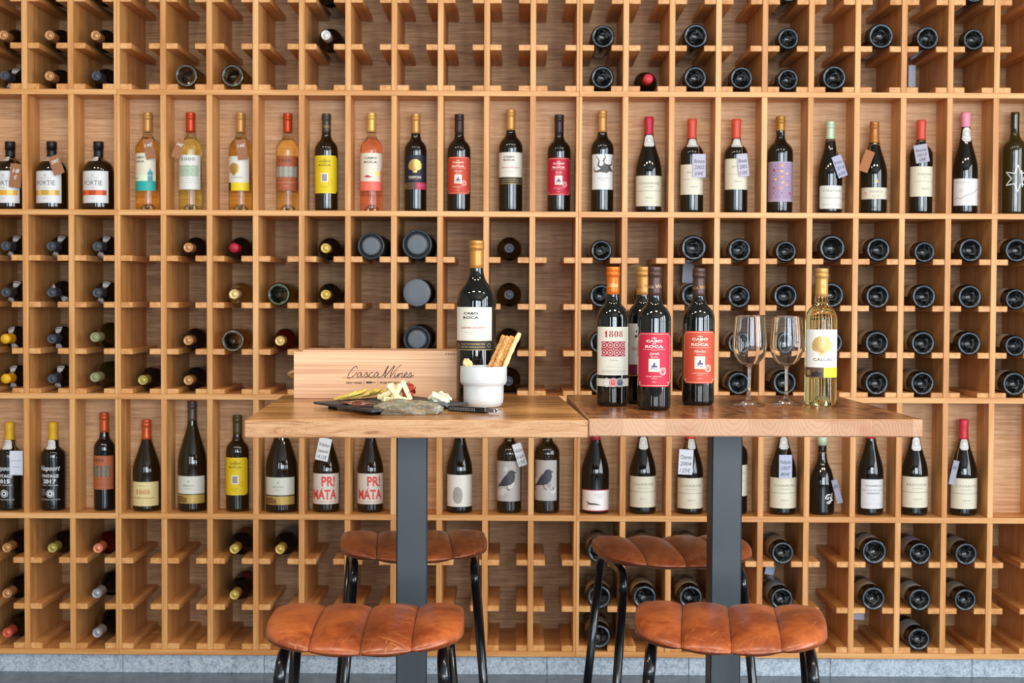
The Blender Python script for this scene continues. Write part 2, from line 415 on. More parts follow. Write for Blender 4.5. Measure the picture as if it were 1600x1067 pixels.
    def text(s, c, t, x, y, h, wide=1.0, bold=0.0, shear=0.0, fit=None, name='lettering', metal=0.0):
        vs, fs, wd = text_mesh(t, bold, shear)
        if not vs: return s
        q = wide*h
        if fit: q = fit/wd
        return s.clipput(c, [(x+vx*q, y+vy*h) for vx, vy in vs], fs, name, metal, 0.5)
    def number(s, c, t, x, y, h, wide=.62, name='lettering'):
        """bold high-contrast figures 1, 8 and 0"""
        adv = h*wide; x -= adv*(len(t)-1)/2
        for ch in t:
            a = adv*.40
            if ch == '1':
                s.poly(c, [(x-a*.38, y), (x+a*.38, y), (x+a*.38, y+h), (x, y+h), (x-a*.38, y+h*.86)], name)
                s.poly(c, [(x-a*.95, y), (x+a*.95, y), (x+a*.95, y+h*.06), (x-a*.95, y+h*.06)], name).poly(c, [(x-a*.38, y+h*.86), (x-a*.38, y+h*.55), (x-a*.85, y+h*.66), (x-a*.85, y+h*.72)], name)
            else:
                parts = [(y+h*.5, h*.5)] if ch == '0' else [(y+h*.27, h*.27), (y+h*.75, h*.25)]
                for cy, ry in parts:
                    n = 20; rx = a*(1.05 if ry > h*.26 else .92); vs = []
                    for i in range(n):
                        t_ = 2*math.pi*i/n; vs += [(x+rx*math.cos(t_), cy+ry*math.sin(t_)), (x+rx*.36*math.cos(t_), cy+(ry-h*.045)*math.sin(t_))]
                    s.clipput(c, vs, [(2*i, (2*i+2) % (2*n), (2*i+3) % (2*n), 2*i+1) for i in range(n)], name, 0.0, .5)
            x += adv
        return s
    def done(s):
        par = s.base or s.parent; d = {}
        for (name, c, mt, rg, vs, fs) in s.layers: d.setdefault((name, c, mt, rg), MB()).add(vs, fs, 0, False)
        for (name, c, mt, rg), m in d.items(): m.build(name, [mat('print', c, rg, mt)], par)
        return s.base

def cabo(L, fg, ink=None, small=True):
    ink = ink or fg
    L.poly(fg, [(-0.03, 0.90), (0, 0.915), (0.03, 0.90), (0, 0.885)]).line(fg, [(-0.05, 0.90), (0.05, 0.90)], 0.006)
    L.text(fg, 'CABO', 0, 0.825, 0.042, fit=0.31, bold=0.03).text(fg, 'DA', 0, 0.785, 0.024, 1.3, 0.02).text(fg, 'ROCA', 0, 0.72, 0.048, fit=0.34, bold=0.03)
def cabo_boxed(L, fg='#f6dcc0', script='Syrah', paper=None):
    cabo(L, fg)
    L.line(fg, [(-0.22, 0.69), (-0.06, 0.69)], 0.004).line(fg, [(0.06, 0.69), (0.22, 0.69)], 0.004).text(fg, 'PORTUGAL', 0, 0.675, 0.014, 1.2)
    L.text(fg, script, 0, 0.59, 0.05, 1.1, 0.0, 0.4).text(fg, 'Reserva', 0, 0.545, 0.022, 1.3, 0.0, 0.3)
    L.rect('#f4d9a8', -0.10, 0.10, 0.28, 0.52, 'stamp').up().rect('#d8cfd6', -0.082, 0.082, 0.30, 0.50, 'stamp').up()
    L.poly('#4b4650', [(-0.05, 0.36), (-0.05, 0.39), (-0.02, 0.40), (-0.01, 0.45), (0.02, 0.45), (0.02, 0.40), (0.06, 0.39), (0.06, 0.36)], 'stamp').line('#4b4650', [(-0.07, 0.33), (-0.02, 0.345), (0.03, 0.325), (0.07, 0.34)], 0.012, 'stamp')
    L.ring(fg, 0.165, 0.29, 0.07, 0.01).ring(fg, 0.165, 0.29, 0.048, 0.006).line(fg, [(0.13, 0.27), (0.165, 0.32), (0.20, 0.27)], 0.008)
    L.text(fg, 'VINHO REGIONAL', 0, 0.185, 0.018, fit=0.30).text(fg, 'LISBOA', 0, 0.15, 0.016, fit=0.10).text(fg, '2016', 0, 0.085, 0.02, 1.2, 0, 0.3)
    L.frame('#f0b48c', 0.025, 0.008, 0.07)
    for sx in (-1, 1): L.ring(fg, sx*(L.W-0.085), 0.075, 0.018, 0.006)
def tile(L, c1, c2, x0, x1, y0, y1, nx, ny):
    L.rect(c1, x0, x1, y0, y1, 'tile_pattern').up(); dx, dy = (x1-x0)/nx, (y1-y0)/ny
    for i in range(nx):
        for j in range(ny):
            cx, cy = x0+(i+.5)*dx, y0+(j+.5)*dy; r = min(dx, dy)/2
            L.ring(c2, cx, cy, r*0.94, r*0.14, 'tile_pattern', 10)
            for a in range(4):
                t = a*math.pi/2+math.pi/4; L.poly(c2, [(cx+r*0.1*math.cos(t+1.57), cy+r*0.1*math.sin(t+1.57)), (cx+r*0.62*math.cos(t), cy+r*0.62*math.sin(t)), (cx-r*0.1*math.cos(t+1.57), cy-r*0.1*math.sin(t+1.57))], 'tile_pattern')
            L.disc(c2, cx, cy, r*0.16, 'tile_pattern', 8)
            for (ax, ay) in ((cx-dx/2, cy-dy/2), (cx+dx/2, cy-dy/2)):
                if x0+0.001 < ax < x1-0.001 and j: L.poly(c2, [(ax-r*.3, ay), (ax, ay-r*.3), (ax+r*.3, ay), (ax, ay+r*.3)], 'tile_pattern')
def shell(L, c, x, y, r, metal=0.6):
    n = 16; pts = [(x-r*0.28, y-r*0.95), (x+r*0.28, y-r*0.95), (x+r*0.3, y-r*0.66)]
    for i in range(n+1):
        a = R(-28)+R(236)*i/n; q = r*(1+0.03*(i % 2)); pts.append((x+q*math.cos(a), y+q*0.95*math.sin(a)))
    pts.append((x-r*0.3, y-r*0.66)); L.poly(c, pts, 'shell_emblem', metal).up()
    for i in range(1, 9):
        a = R(-10)+R(200)*i/9; L.line('#a88450', [(x, y-r*0.75), (x+0.93*r*math.cos(a), y+0.88*r*math.sin(a))], r*0.05, 'shell_emblem', metal)
def lines(L, c, x0, x1, ys, w_=0.008):
    for y in ys: L.line(c, [(x0+(x1-x0)*t/6, y) for t in range(7)], w_, 'small_print')

# the designs -----------------------------------------------------------------
def D_yellow(L): L.paper('#f2d21b', cut=0.07); L.up(); cabo(L, '#4b3a20'); L.line('#a08020', [(-0.2, 0.66), (0.2, 0.66)], 0.004).rect('#f6efe0', -0.09, 0.09, 0.30, 0.53, 'stamp').up().rect('#9a8a98', -0.07, 0.07, 0.32, 0.51, 'stamp').ring('#e08030', 0.16, 0.29, 0.06, 0.01).text('#7a6320', 'VINHO REGIONAL', 0, 0.16, 0.02, fit=0.22).text('#7a6320', '2017', 0, 0.10, 0.02).frame('#f6e680', 0.02, 0.006, 0.06)
def D_orange(L, sc_='Merlot'): L.paper('#d24a30', cut=0.08); L.up(); cabo_boxed(L, '#f8e0c8', sc_)
def D_crimson(L, sc_='Syrah'): L.paper('#c81f3e', cut=0.08); L.up(); cabo_boxed(L, '#f8dcd0', sc_)
def D_teal(L):
    L.paper('#efe6d0'); L.rect('#2ba7a0', -L.W, L.W, 0, 0.26).rect('#dfe6c8', -L.W, L.W, 0.26, 0.42); L.up(); L.text('#2b2418', 'CABO', -0.12, 0.86, 0.05, fit=0.3, bold=0.03).text('#2b2418', 'DA', -0.12, 0.82, 0.02).text('#2b2418', 'ROCA', -0.12, 0.75, 0.05, fit=0.32, bold=0.03)
    L.poly('#3c8f96', [(0.12, 0.2), (0.12, 0.5), (0.16, 0.52), (0.18, 0.62), (0.22, 0.52), (0.26, 0.5), (0.26, 0.2)], 'lighthouse').line('#e6f0e8', [(0.12, 0.4), (0.26, 0.4)], 0.02, 'lighthouse').line('#20787a', [(-0.3, 0.35), (-0.22, 0.31), (-0.14, 0.36)], 0.02)
def D_pink(L):
    L.paper('#f4e8d4'); L.rect('#ee6f5c', -L.W, L.W, 0, 0.25); L.up(); L.text('#2b2418', 'CABO', 0.0, 0.84, 0.055, fit=0.34, bold=0.03).text('#2b2418', 'DA', 0, 0.80, 0.02).text('#2b2418', 'ROCA', 0.0, 0.73, 0.055, fit=0.36, bold=0.03)
    L.rect('#f3dc70', 0.12, 0.3, 0.40, 0.5, 'drawing').poly('#e88a78', [(0.28, 0.2), (0.28, 0.5), (0.33, 0.62), (0.38, 0.5), (0.38, 0.2)], 'lighthouse').poly('#c8404a', [(-0.2, 0.37), (-0.05, 0.34), (0.05, 0.36), (-0.08, 0.42)], 'drawing').ring('#f7c8b8', -0.33, 0.13, 0.06, 0.01)
def D_cascas(L):
    L.paper('#f1ede4'); shell(L, '#cfa968', -0.02, 0.66, 0.215, .25); L.text('#3b3a3c', 'CASCAS', 0, 0.345, 0.06, fit=0.40, bold=0.012).text('#b0aca8', 'RESERVA BRANCO', -0.05, 0.30, 0.014, fit=0.26)
    L.rect('#5d4638', -L.W, 0.02, 0.0, 0.21, 'picture').rect('#e9df2a', 0.02, L.W, 0.0, 0.21); L.up(); L.disc('#9a7f50', -0.33, 0.10, 0.06, 'picture').poly('#2c2018', [(-0.25, 0.02), (-0.22, 0.12), (-0.17, 0.1), (-0.13, 0.15), (-0.08, 0.1), (-0.02, 0.12), (0, 0.02)], 'picture'); lines(L, '#a89e18', 0.06, L.W-0.08, (0.05, 0.08, 0.11, 0.15), 0.007)
def D_cascas2(L):
    L.paper('#efe9de'); shell(L, '#d2ae62', -0.1, 0.62, 0.19); L.text('#6b6258', 'CASCAS', 0.0, 0.36, 0.05, fit=0.34); L.rect('#3c2c22', -L.W, -0.2, 0, 0.24, 'picture').rect('#e8c91c', -0.2, L.W, 0, 0.24)
def D_navy(L):
    L.paper('#1c2030'); shell(L, '#c9a258', 0.0, 0.68, 0.20, 0.5); L.text('#e8e0d0', 'CASCAS', 0, 0.33, 0.055, fit=0.38, bold=0.02).line('#b8935a', [(-0.2, 0.30), (0.2, 0.30)], 0.008); L.rect('#5a4636', -L.W, 0.04, 0, 0.2, 'picture').rect('#b82a4c', 0.04, L.W, 0, 0.2); L.up(); L.disc('#8f754a', -0.35, 0.1, 0.07, 'picture'); lines(L, '#dc7a90', 0.08, L.W-0.05, (0.1, 0.15))
def D_cabocream(L, red=False):
    L.paper('#efe9da', 0.5); L.up(); k_ = '#26201a'
    L.text(k_, 'CABO', -0.04, 0.83, 0.05, fit=0.36, bold=0.035).text(k_, 'DA', -0.04, 0.79, 0.02).text(k_, 'ROCA', -0.04, 0.73, 0.055, fit=0.38, bold=0.035).text('#b53a48', 'Cabernet Sauvignon', 0, 0.50, 0.06, fit=0.62, shear=0.35).text('#8a8478', 'PRODUCT OF PORTUGAL', 0, 0.40, 0.016, fit=0.42).text('#8a8478', '2014', 0, 0.36, 0.016)
    L.rect('#7a1f34' if red else '#23262e', -L.W, L.W, 0, 0.22); L.up(); g = '#c6a15a'
    L.line(g, [(-L.W, 0.008), (0, 0.008), (L.W, 0.008)], 0.012, 'border', 0.5).line(g, [(-L.W, 0.22), (0, 0.22), (L.W, 0.22)], 0.01, 'border', 0.5)
    if red: L.ring('#e0a8a0', -0.02, 0.11, 0.07, 0.01).ring('#e0a8a0', -0.02, 0.11, 0.045, 0.012)
    else:
        L.text(g, 'SINGLE VINEYARD SELECTION', 0, 0.13, 0.03, fit=0.60, bold=0.02, metal=0.4).text(g, 'LIMITED PRODUCTION', 0, 0.06, 0.03, fit=0.60, bold=0.02, metal=0.4)
        for sx in (-1, 1): L.ring(g, sx*(L.W-0.09), 0.11, 0.05, 0.012, metal=0.4)
def D_1808(L):
    L.paper('#e9e5d3'); L.up(); L.number('#a31f30', '1808', 0.0, 0.79, 0.13, .80); tile(L, '#a3243a', '#ead9cc', -0.27, 0.27, 0.39, 0.70, 4, 2)
    L.text('#7f7a6e', 'Colheita', 0.0, 0.30, 0.03, 1.1, 0, 0.4).text('#8d887c', 'VINHO REGIONAL LISBOA', 0, 0.165, 0.013, fit=0.30)
    lines(L, '#8d887c', -0.28, 0.28, (0.10, 0.075, 0.05), 0.005)
def D_1808y(L): L.paper('#efdfa0'); L.up(); L.number('#c8671c', '1808', 0, 0.48, 0.22, .72).text('#a8742c', 'CHARDONNAY', 0, 0.30, 0.07, fit=1.0, bold=0.02).text('#a8843c', 'Vinho Regional', 0, 0.82, 0.05, shear=0.3); lines(L, '#b8954c', -0.5, 0.5, (0.12, 0.2), 0.012)
def D_copper(L): L.paper('#b5613f'); L.up(); L.number('#5b2a1c', '1808', -0.05, 0.83, 0.09, 1.1); tile(L, '#8e8a80', '#e4dcc8', -L.W+0.05, L.W-0.05, 0.40, 0.70, 5, 3); L.line('#e0a07c', [(-L.W, 0.24), (0, 0.24), (L.W, 0.24)], 0.01).text('#e0a888', 'BRANCO', 0, 0.12, 0.03)
def D_terra(L): L.paper('#c06a44'); L.up(); L.number('#4a2a1c', '1808', -0.1, 0.82, 0.10, 1.0); tile(L, '#4a4038', '#d9c7a4', -L.W+0.03, L.W-0.12, 0.38, 0.70, 5, 3); lines(L, '#8c4428', -0.4, 0.4, (0.12, 0.18, 0.3), 0.01)
def D_green(L): L.paper('#eceae2'); L.up(); L.number('#6c8470', '1808', 0, 0.83, 0.10, 1.1); tile(L, '#93a98e', '#dfe6d6', -L.W+0.08, L.W-0.08, 0.38, 0.70, 4, 2); lines(L, '#a9aca4', -0.35, 0.35, (0.2, 0.26, 0.32), 0.008)
def D_portie(L, c, c2):
    L.paper('#ecebea', 0.5); L.up(); L.ring('#9a8478', 0, 0.86, 0.035, 0.01).text('#8a8580', 'VINHO DO PORTO', 0, 0.76, 0.03, fit=0.40).text('#2c2a2c', 'PORTIE', 0, 0.55, 0.15, fit=0.62, bold=-0.005).text('#8a8580', 'TONIC', 0, 0.46, 0.03, fit=0.16); L.rect(c, -0.45, 0.45, 0.24, 0.40); L.up(); L.rect(c2, -0.3, -0.12, 0.24, 0.40).rect(c2, 0.12, 0.3, 0.24, 0.40).text('#8a8580', 'LISBOA', 0, 0.13, 0.03)
def D_tree(L):
    L.paper('#edece9'); L.up(); k_ = '#46413f'; cx = 0.08
    L.poly(k_, [(cx-0.2, 0.5), (cx-0.14, 0.66), (cx-0.04, 0.74), (cx+0.1, 0.7), (cx+0.2, 0.56), (cx+0.28, 0.5), (cx+0.1, 0.52), (cx+0.02, 0.46)], 'drawing')
    for p in ([(cx-0.14, 0.62), (cx-0.24, 0.68), (cx-0.2, 0.82), (cx-0.3, 0.95)], [(cx-0.04, 0.7), (cx-0.08, 0.82), (cx-0.02, 0.92), (cx-0.06, 0.99)], [(cx+0.1, 0.68), (cx+0.2, 0.72), (cx+0.2, 0.86), (cx+0.26, 0.95)], [(cx-0.16, 0.54), (cx-0.32, 0.5), (cx-0.38, 0.58), (cx-0.34, 0.64)]): L.line(k_, p, [0.06, 0.05, 0.03, 0.015], 'drawing')
    L.line('#e0b070', [(-L.W, 0.48), (-0.1, 0.49)], 0.012).text('#8c8886', 'DOURO', 0, 0.30, 0.04, fit=0.34).text('#8c8886', 'TINTO', 0, 0.24, 0.035)
def D_cream(L, t='CHARME'): L.paper('#e9e2ca'); L.up(); L.text('#857d68', t, 0, 0.71, 0.075, fit=0.74).text('#8a8372', 'DOURO', 0, 0.61, 0.035, fit=0.35); lines(L, '#a09a88', -0.55, 0.55, (0.50,), 0.02); L.text('#857d68', 'Niepoort', 0, 0.25, 0.05, shear=0.3); lines(L, '#b5ae9a', -0.3, 0.3, (0.18, 0.12), 0.008)
def D_creamtall(L, t='BATUTA'): L.paper('#e9e2ca'); L.up(); L.text('#857d68', t, 0.05, 0.71, 0.06, fit=0.46).text('#8a8372', 'DOURO', 0.05, 0.63, 0.025); lines(L, '#a09a88', -0.35, 0.4, (0.5,), 0.014); L.text('#6d6655', 'Niepoort', 0.05, 0.24, 0.045, shear=0.3)
def D_purple(L):
    L.paper('#b9a5b8'); L.up(); tile(L, '#a890aa', '#7c5f86', -L.W+0.03, L.W-0.03, 0.06, 0.97, 4, 6); L.up()
    for i, (x, y) in enumerate([(0, .9), (0, .76), (0, .62), (0.02, .48), (-0.02, .34), (0.14, .7), (0.14, .42), (-0.16, .55)]):
        L.poly('#e89a4c' if i % 2 == 0 else '#e0b070', [(x-.05, y), (x, y-.035), (x+.05, y), (x, y+.035)], 'tile_pattern')
    for x, y in ((-.2, .78), (-.2, .35), (.22, .2)): L.disc('#b0485a', x, y, 0.035, 'tile_pattern', 8)
def D_whitelow(L): L.paper('#ecebdf', cut=0.05); L.up(); L.text('#78756a', 'Charme', 0, 0.74, 0.09, fit=0.9, shear=0.4); L.text('#78756a', 'CONFESSION', 0, 0.44, 0.05, fit=1.0); lines(L, '#a5a296', -0.5, 0.5, (0.2, 0.14), 0.01)
def D_band(L): L.paper('#e8dfc6'); L.up(); L.text('#a2968a', 'BOHEMIA', 0.0, 0.55, 0.2, fit=1.2).text('#a2968a', 'DOURO', 0, 0.2, 0.14).disc('#d2a8a0', -1.0, 0.5, 0.16).disc('#d2a8a0', 1.0, 0.5, 0.12)
def D_script(L): L.paper('#edeae6'); L.up(); L.line('#b0a49c', [(-0.35, 0.5), (-0.3, 0.62), (-0.24, 0.5), (-0.2, 0.6)], 0.02).line('#8c8078', [(-0.55, 0.22), (-0.4, 0.30), (-0.3, 0.24), (0.0, 0.42), (0.1, 0.4), (0.4, 0.62), (0.45, 0.6)], 0.02).text('#a09488', 'Garrafeira', -0.3, 0.84, 0.06, shear=0.4)
def D_port(L, yr='2017'): L.up(); k_ = '#dfe3e6'; L.text(k_, 'Niepoort', 0, 0.80, 0.11, fit=0.50, bold=0.01, shear=0.4).text(k_, 'VINTAGE', 0, 0.64, 0.07, fit=0.42, bold=0.02).text(k_, yr, 0, 0.51, 0.085, fit=0.31, bold=0.035).text(k_, 'DOURO - PORTUGAL', 0, 0.45, 0.025, fit=0.42).ring(k_, 0.02, 0.27, 0.09, 0.012).ring(k_, 0.02, 0.27, 0.06, 0.03); lines(L, '#9aa2a8', -0.24, -0.1, (0.36, 0.33, 0.3, 0.27, 0.24), 0.008); L.text(k_, 'PRODUCED AND BOTTLED IN PORTUGAL', 0, 0.12, 0.025, fit=0.52)
def D_wine2(L): L.paper('#e2e1d4'); L.up(); L.poly('#6f6a5c', [(-0.05, 0.66), (0, 0.78), (0.05, 0.66)]).text('#7c7868', 'REDOMA', 0, 0.42, 0.1, fit=0.62).text('#9a9686', 'BRANCO', 0, 0.26, 0.07)
def D_goldband(L): L.paper('#caa858', 0.4, metal=0.2); L.up(); L.poly('#7a5a2c', [(-L.W, 0.1), (-L.W, 0.7), (-0.9, 0.9), (-0.2, 0.6), (-0.2, 0.1)], 'picture')
def D_primata(L): L.paper('#efe8dc'); L.up(); k_ = '#dc4a42'; L.text(k_, 'PR!', 0.14, 0.60, 0.30, fit=0.46, bold=0.035).text(k_, 'MATA', 0.0, 0.17, 0.30, fit=0.86, bold=0.035).line(k_, [(-.08, .49), (-.04, .54)], .03, 'lettering'); L.line('#c8a89c', [(-0.5, 0.54), (0, 0.54), (0.5, 0.54)], 0.006).text(k_, 'vinho tinto natural', 0, 0.06, 0.05, fit=0.8)
def D_finger(L):
    L.paper('#f0ece2'); L.up()
    for i, q in enumerate((1.0, 0.8, 0.6, 0.4, 0.2)): L.ring('#4a4644', -0.05, 0.36, 0.155*q, 0.016, 'drawing', 16, 0.26*q)
    L.line('#8a8680', [(-0.15, 0.6), (0.02, 0.2), (0.08, 0.12)], 0.01); lines(L, '#a8a49c', 0.25, 0.5, (0.09,), 0.01); lines(L, '#a8a49c', -0.55, -0.35, (0.09,), 0.01)
def D_bird(L):
    L.paper('#c3bdb9'); L.up()
    for q in range(9): L.disc('#b3acaa' if q % 2 else '#cfcac6', random.uniform(-.35, .35), random.uniform(.1, .95), random.uniform(.05, .12), 'picture', 10)
    L.up(); x = 0.0; L.poly('#3a3a42', [(x-0.32, 0.34), (x-0.20, 0.46), (x-0.10, 0.60), (x-0.02, 0.68), (x+0.01, 0.74), (x+0.06, 0.78), (x+0.13, 0.78), (x+0.17, 0.74), (x+0.24, 0.715), (x+0.175, 0.69), (x+0.19, 0.60), (x+0.16, 0.49), (x+0.07, 0.41), (x-0.06, 0.38), (x-0.20, 0.37)], 'bird_picture').line('#3a3a42', [(x-0.02, 0.4), (x+0.0, 0.3), (x+0.06, 0.28)], 0.02, 'bird_picture')
def D_dog(L): L.paper('#c03040', name='label'); L.rect('#eeeae6', -L.W, L.W, 0.04, 0.96, 'paper_face'); L.up(); L.text('#b0a8a0', 'QUINTA DA', 0.2, 0.74, 0.07).text('#b0a8a0', 'LEBRE', 0.2, 0.62, 0.07).line('#221e1e', [(-0.5, 0.44), (-0.38, 0.40), (-0.3, 0.34), (0.0, 0.33), (0.1, 0.30), (0.22, 0.30)], [0.03, 0.06, 0.09, 0.07, 0.05, 0.02]).line('#221e1e', [(-0.36, 0.38), (-0.42, 0.24), (-0.46, 0.2)], 0.03)
def D_sq(L): L.paper('#e4e2e2', cut=0.03); L.up(); L.text('#5b5a66', 'CHARMOLI', 0, 0.76, 0.05, fit=0.6, bold=0.02).text('#8d8c98', 'TINTO DOURO', 0, 0.60, 0.06, fit=0.8).text('#5b5a66', 'GARRAFA', 0, 0.50, 0.05, fit=0.45, bold=0.02).ring('#b2b0b8', 0, 0.32, 0.05, 0.01); lines(L, '#c2c0c8', -0.4, 0.4, (0.18, 0.12), 0.02)
def D_gilf(L):
    L.up(); L.line('#eceae6', [(0.10, 0.62), (-0.05, 0.60), (-0.13, 0.45), (-0.02, 0.40), (0.05, 0.50), (-0.02, 0.50)], 0.045); L.line('#eceae6', [(0.13, 0.52), (0.12, 0.42), (0.2, 0.44)], 0.04); L.line('#eceae6', [(0.24, 0.68), (0.20, 0.42), (0.12, 0.24), (0.0, 0.20), (-0.05, 0.26), (0.10, 0.32), (0.3, 0.36)], 0.04); L.disc('#eceae6', 0.16, 0.60, 0.025)
def D_star(L):
    L.up(); pts = []
    for i in range(13):
        a = R(90+30*i*1.0); q = 0.5 if i % 2 == 0 else 0.22; pts.append((-0.05+q*math.cos(a), 0.5+q*math.sin(a)))
    L.line('#e6e6e2', pts, 0.03)
    L.line('#e6e6e2', [(0.1, 0.8), (0.12, 0.4), (0.14, 0.2)], 0.04)
def D_seal(L): L.paper('#e6e3de', cut=0.15); L.up(); L.ring('#aaa6a4', 0, 0.55, 0.24, 0.05, n=10).line('#aaa6a4', [(-0.2, 0.15), (0.2, 0.15)], 0.04)
def D_award(L):
    L.paper('#ded9c8'); L.up()
    for x, c, a in ((-0.9, '#d6d2ce', '#8a8686'), (0.0, '#c63a44', '#f0c8c0'), (0.85, '#3a3f4c', '#c8c8d0')):
        L.ring('#b8b2a8', x, 0.5, 0.60, 0.10, 'medal').disc(c, x, 0.5, 0.52, 'medal').up().ring(a, x, 0.5, 0.44, 0.05, 'medal').text(a, '17', x, 0.42, 0.28, name='medal')
def D_capsule_text(L, c, t):
    L.up()
    if t: L.text(c, t, 0, 0.3, 0.6, metal=0.3)
    else:
        for r_ in range(3):
            for q in range(r_+1): L.disc(c, (q-r_/2)*.22, 1.1-r_*.22, .075, 'emblem', 8)
def D_wrap(L, c='#b9a58c'): L.paper(c)
def D_tri(L):
    L.up()
    for r_ in range(3):
        for q in range(r_+1): L.disc('#d8a456', (q-r_/2)*0.14, 0.85-r_*0.13, 0.055, 'emblem', 8, metal=0.5)
    L.line('#c08a4a', [(-0.45, 0.42), (0, 0.8), (0.45, 0.42)], 0.03).line('#c08a4a', [(-0.3, -1.05), (0, -1.35), (0.3, -1.05)], 0.03)

# ------------------------------------------------------------------ bottles
def smooth(pts, n=5):
    out = []
    for i in range(len(pts)-1):
        p0 = pts[max(0, i-1)]; p1 = pts[i]; p2 = pts[i+1]; p3 = pts[min(len(pts)-1, i+2)]
        for k_ in range(n):
            t = k_/n
            out.append(tuple(0.5*((2*p1[d])+(-p0[d]+p2[d])*t+(2*p0[d]-5*p1[d]+4*p2[d]-p3[d])*t*t+(-p0[d]+3*p1[d]-3*p2[d]+p3[d])*t**3) for d in (0, 1)))
    out.append(pts[-1]); return out
def shoulder(kind, Rb, H):
    n = 0.0137
    if kind == 'bordeaux': c = [(Rb, .60*H), (Rb*.992, .635*H), (Rb*.93, .670*H), (Rb*.76, .706*H), (Rb*.53, .736*H), (n*1.12, .775*H), (n*1.02, .82*H)]
    elif kind == 'magnum': n = 0.0158; c = [(Rb, .58*H), (Rb*.985, .625*H), (Rb*.90, .675*H), (Rb*.72, .712*H), (Rb*.50, .750*H), (n*1.12, .790*H), (n, .84*H)]
    elif kind == 'burgundy': c = [(Rb, .42*H), (Rb*.975, .475*H), (Rb*.88, .54*H), (Rb*.72, .615*H), (Rb*.55, .69*H), (n*1.25, .77*H), (n*1.03, .84*H)]
    elif kind == 'port': c = [(Rb*.97, .1*H), (Rb*1.0, .55*H), (Rb*1.0, .62*H), (Rb*.90, .675*H), (Rb*.68, .705*H), (n*1.35, .735*H), (n*1.28, .78*H), (n*1.03, .86*H)]
    elif kind == 'flask': c = [(Rb, .50*H), (Rb*.985, .575*H), (Rb*.90, .645*H), (Rb*.72, .70*H), (Rb*.48, .735*H), (.0150, .765*H), (.0145, .80*H)]
    elif kind == 'squat': c = [(Rb, .34*H), (Rb*.985, .42*H), (Rb*.88, .52*H), (Rb*.68, .60*H), (Rb*.47, .67*H), (n*1.1, .74*H), (n, .80*H)]
    return smooth(c, 4), n
def profile(kind, Rb, H):
    sh, n = shoulder(kind, Rb, H); pn = 0.022 if kind != 'flask' else 0.004
    base = [(0.0, pn), (Rb*.16, pn*.98), (Rb*.30, pn*.83), (Rb*.46, pn*.52), (Rb*.60, pn*.2), (Rb*.67, .0022)]
    rim = [(Rb*.72, .0), (Rb*.84, .0), (Rb*.93, .0012), (Rb*.985, .0045), (Rb, .011)]
    if kind == 'port': rim[-1] = (Rb*.975, .011)
    top = [(n, H-.022), (n*1.02, H-.021), (n*1.02, H-.004), (n*.98, H-.0005), (0, H-.0005)]
    return base, rim, sh, top, n
def rad_fn(kind, Rb, H):
    base, rim, sh, top, n = profile(kind, Rb, H); p = [rim[-1]]+sh+[top[0]]
    def f(z):
        if z <= p[0][1]: return p[0][0]
        for (r0, z0), (r1, z1) in zip(p, p[1:]):
            if z <= z1: return r0+(r1-r0)*((z-z0)/max(1e-9, z1-z0))
        return p[-1][0]
    return f
def glass_mat(g):
    T = {'black': ('#0b0c0a', .05), 'brown': ('#1d1305', .05), 'olive': ('#2a2408', .07), 'red': ('#3a0405', .06)}
    if g in T:
        m = mat('glass_'+g, T[g][0], T[g][1], coat=0.3, spec=0.6); return [m, m]
    C = {'amber': ('#fbe09a', 1.30), 'gold': ('#fbe4ae', 1.3), 'pale': ('#f4efb4', 1.3), 'white': ('#fff3ac', 1.31), 'rose': ('#ffcbb2', 1.3), 'green': ('#a9b86a', 1.3)}
    return [mat('wine_'+g, C[g][0], 0.01, trans=1.0, ior=1.36), mat('clear_glass_neck', '#f6f6ea', 0.01, trans=1.0, ior=1.12)]
def mdark_rim(): return mat('knurled_rim_painted_scatter', '#47525f', 0.3, spec=0.8)  # knurled rim; its lighter blue-grey tint stands in for light scattered in glass
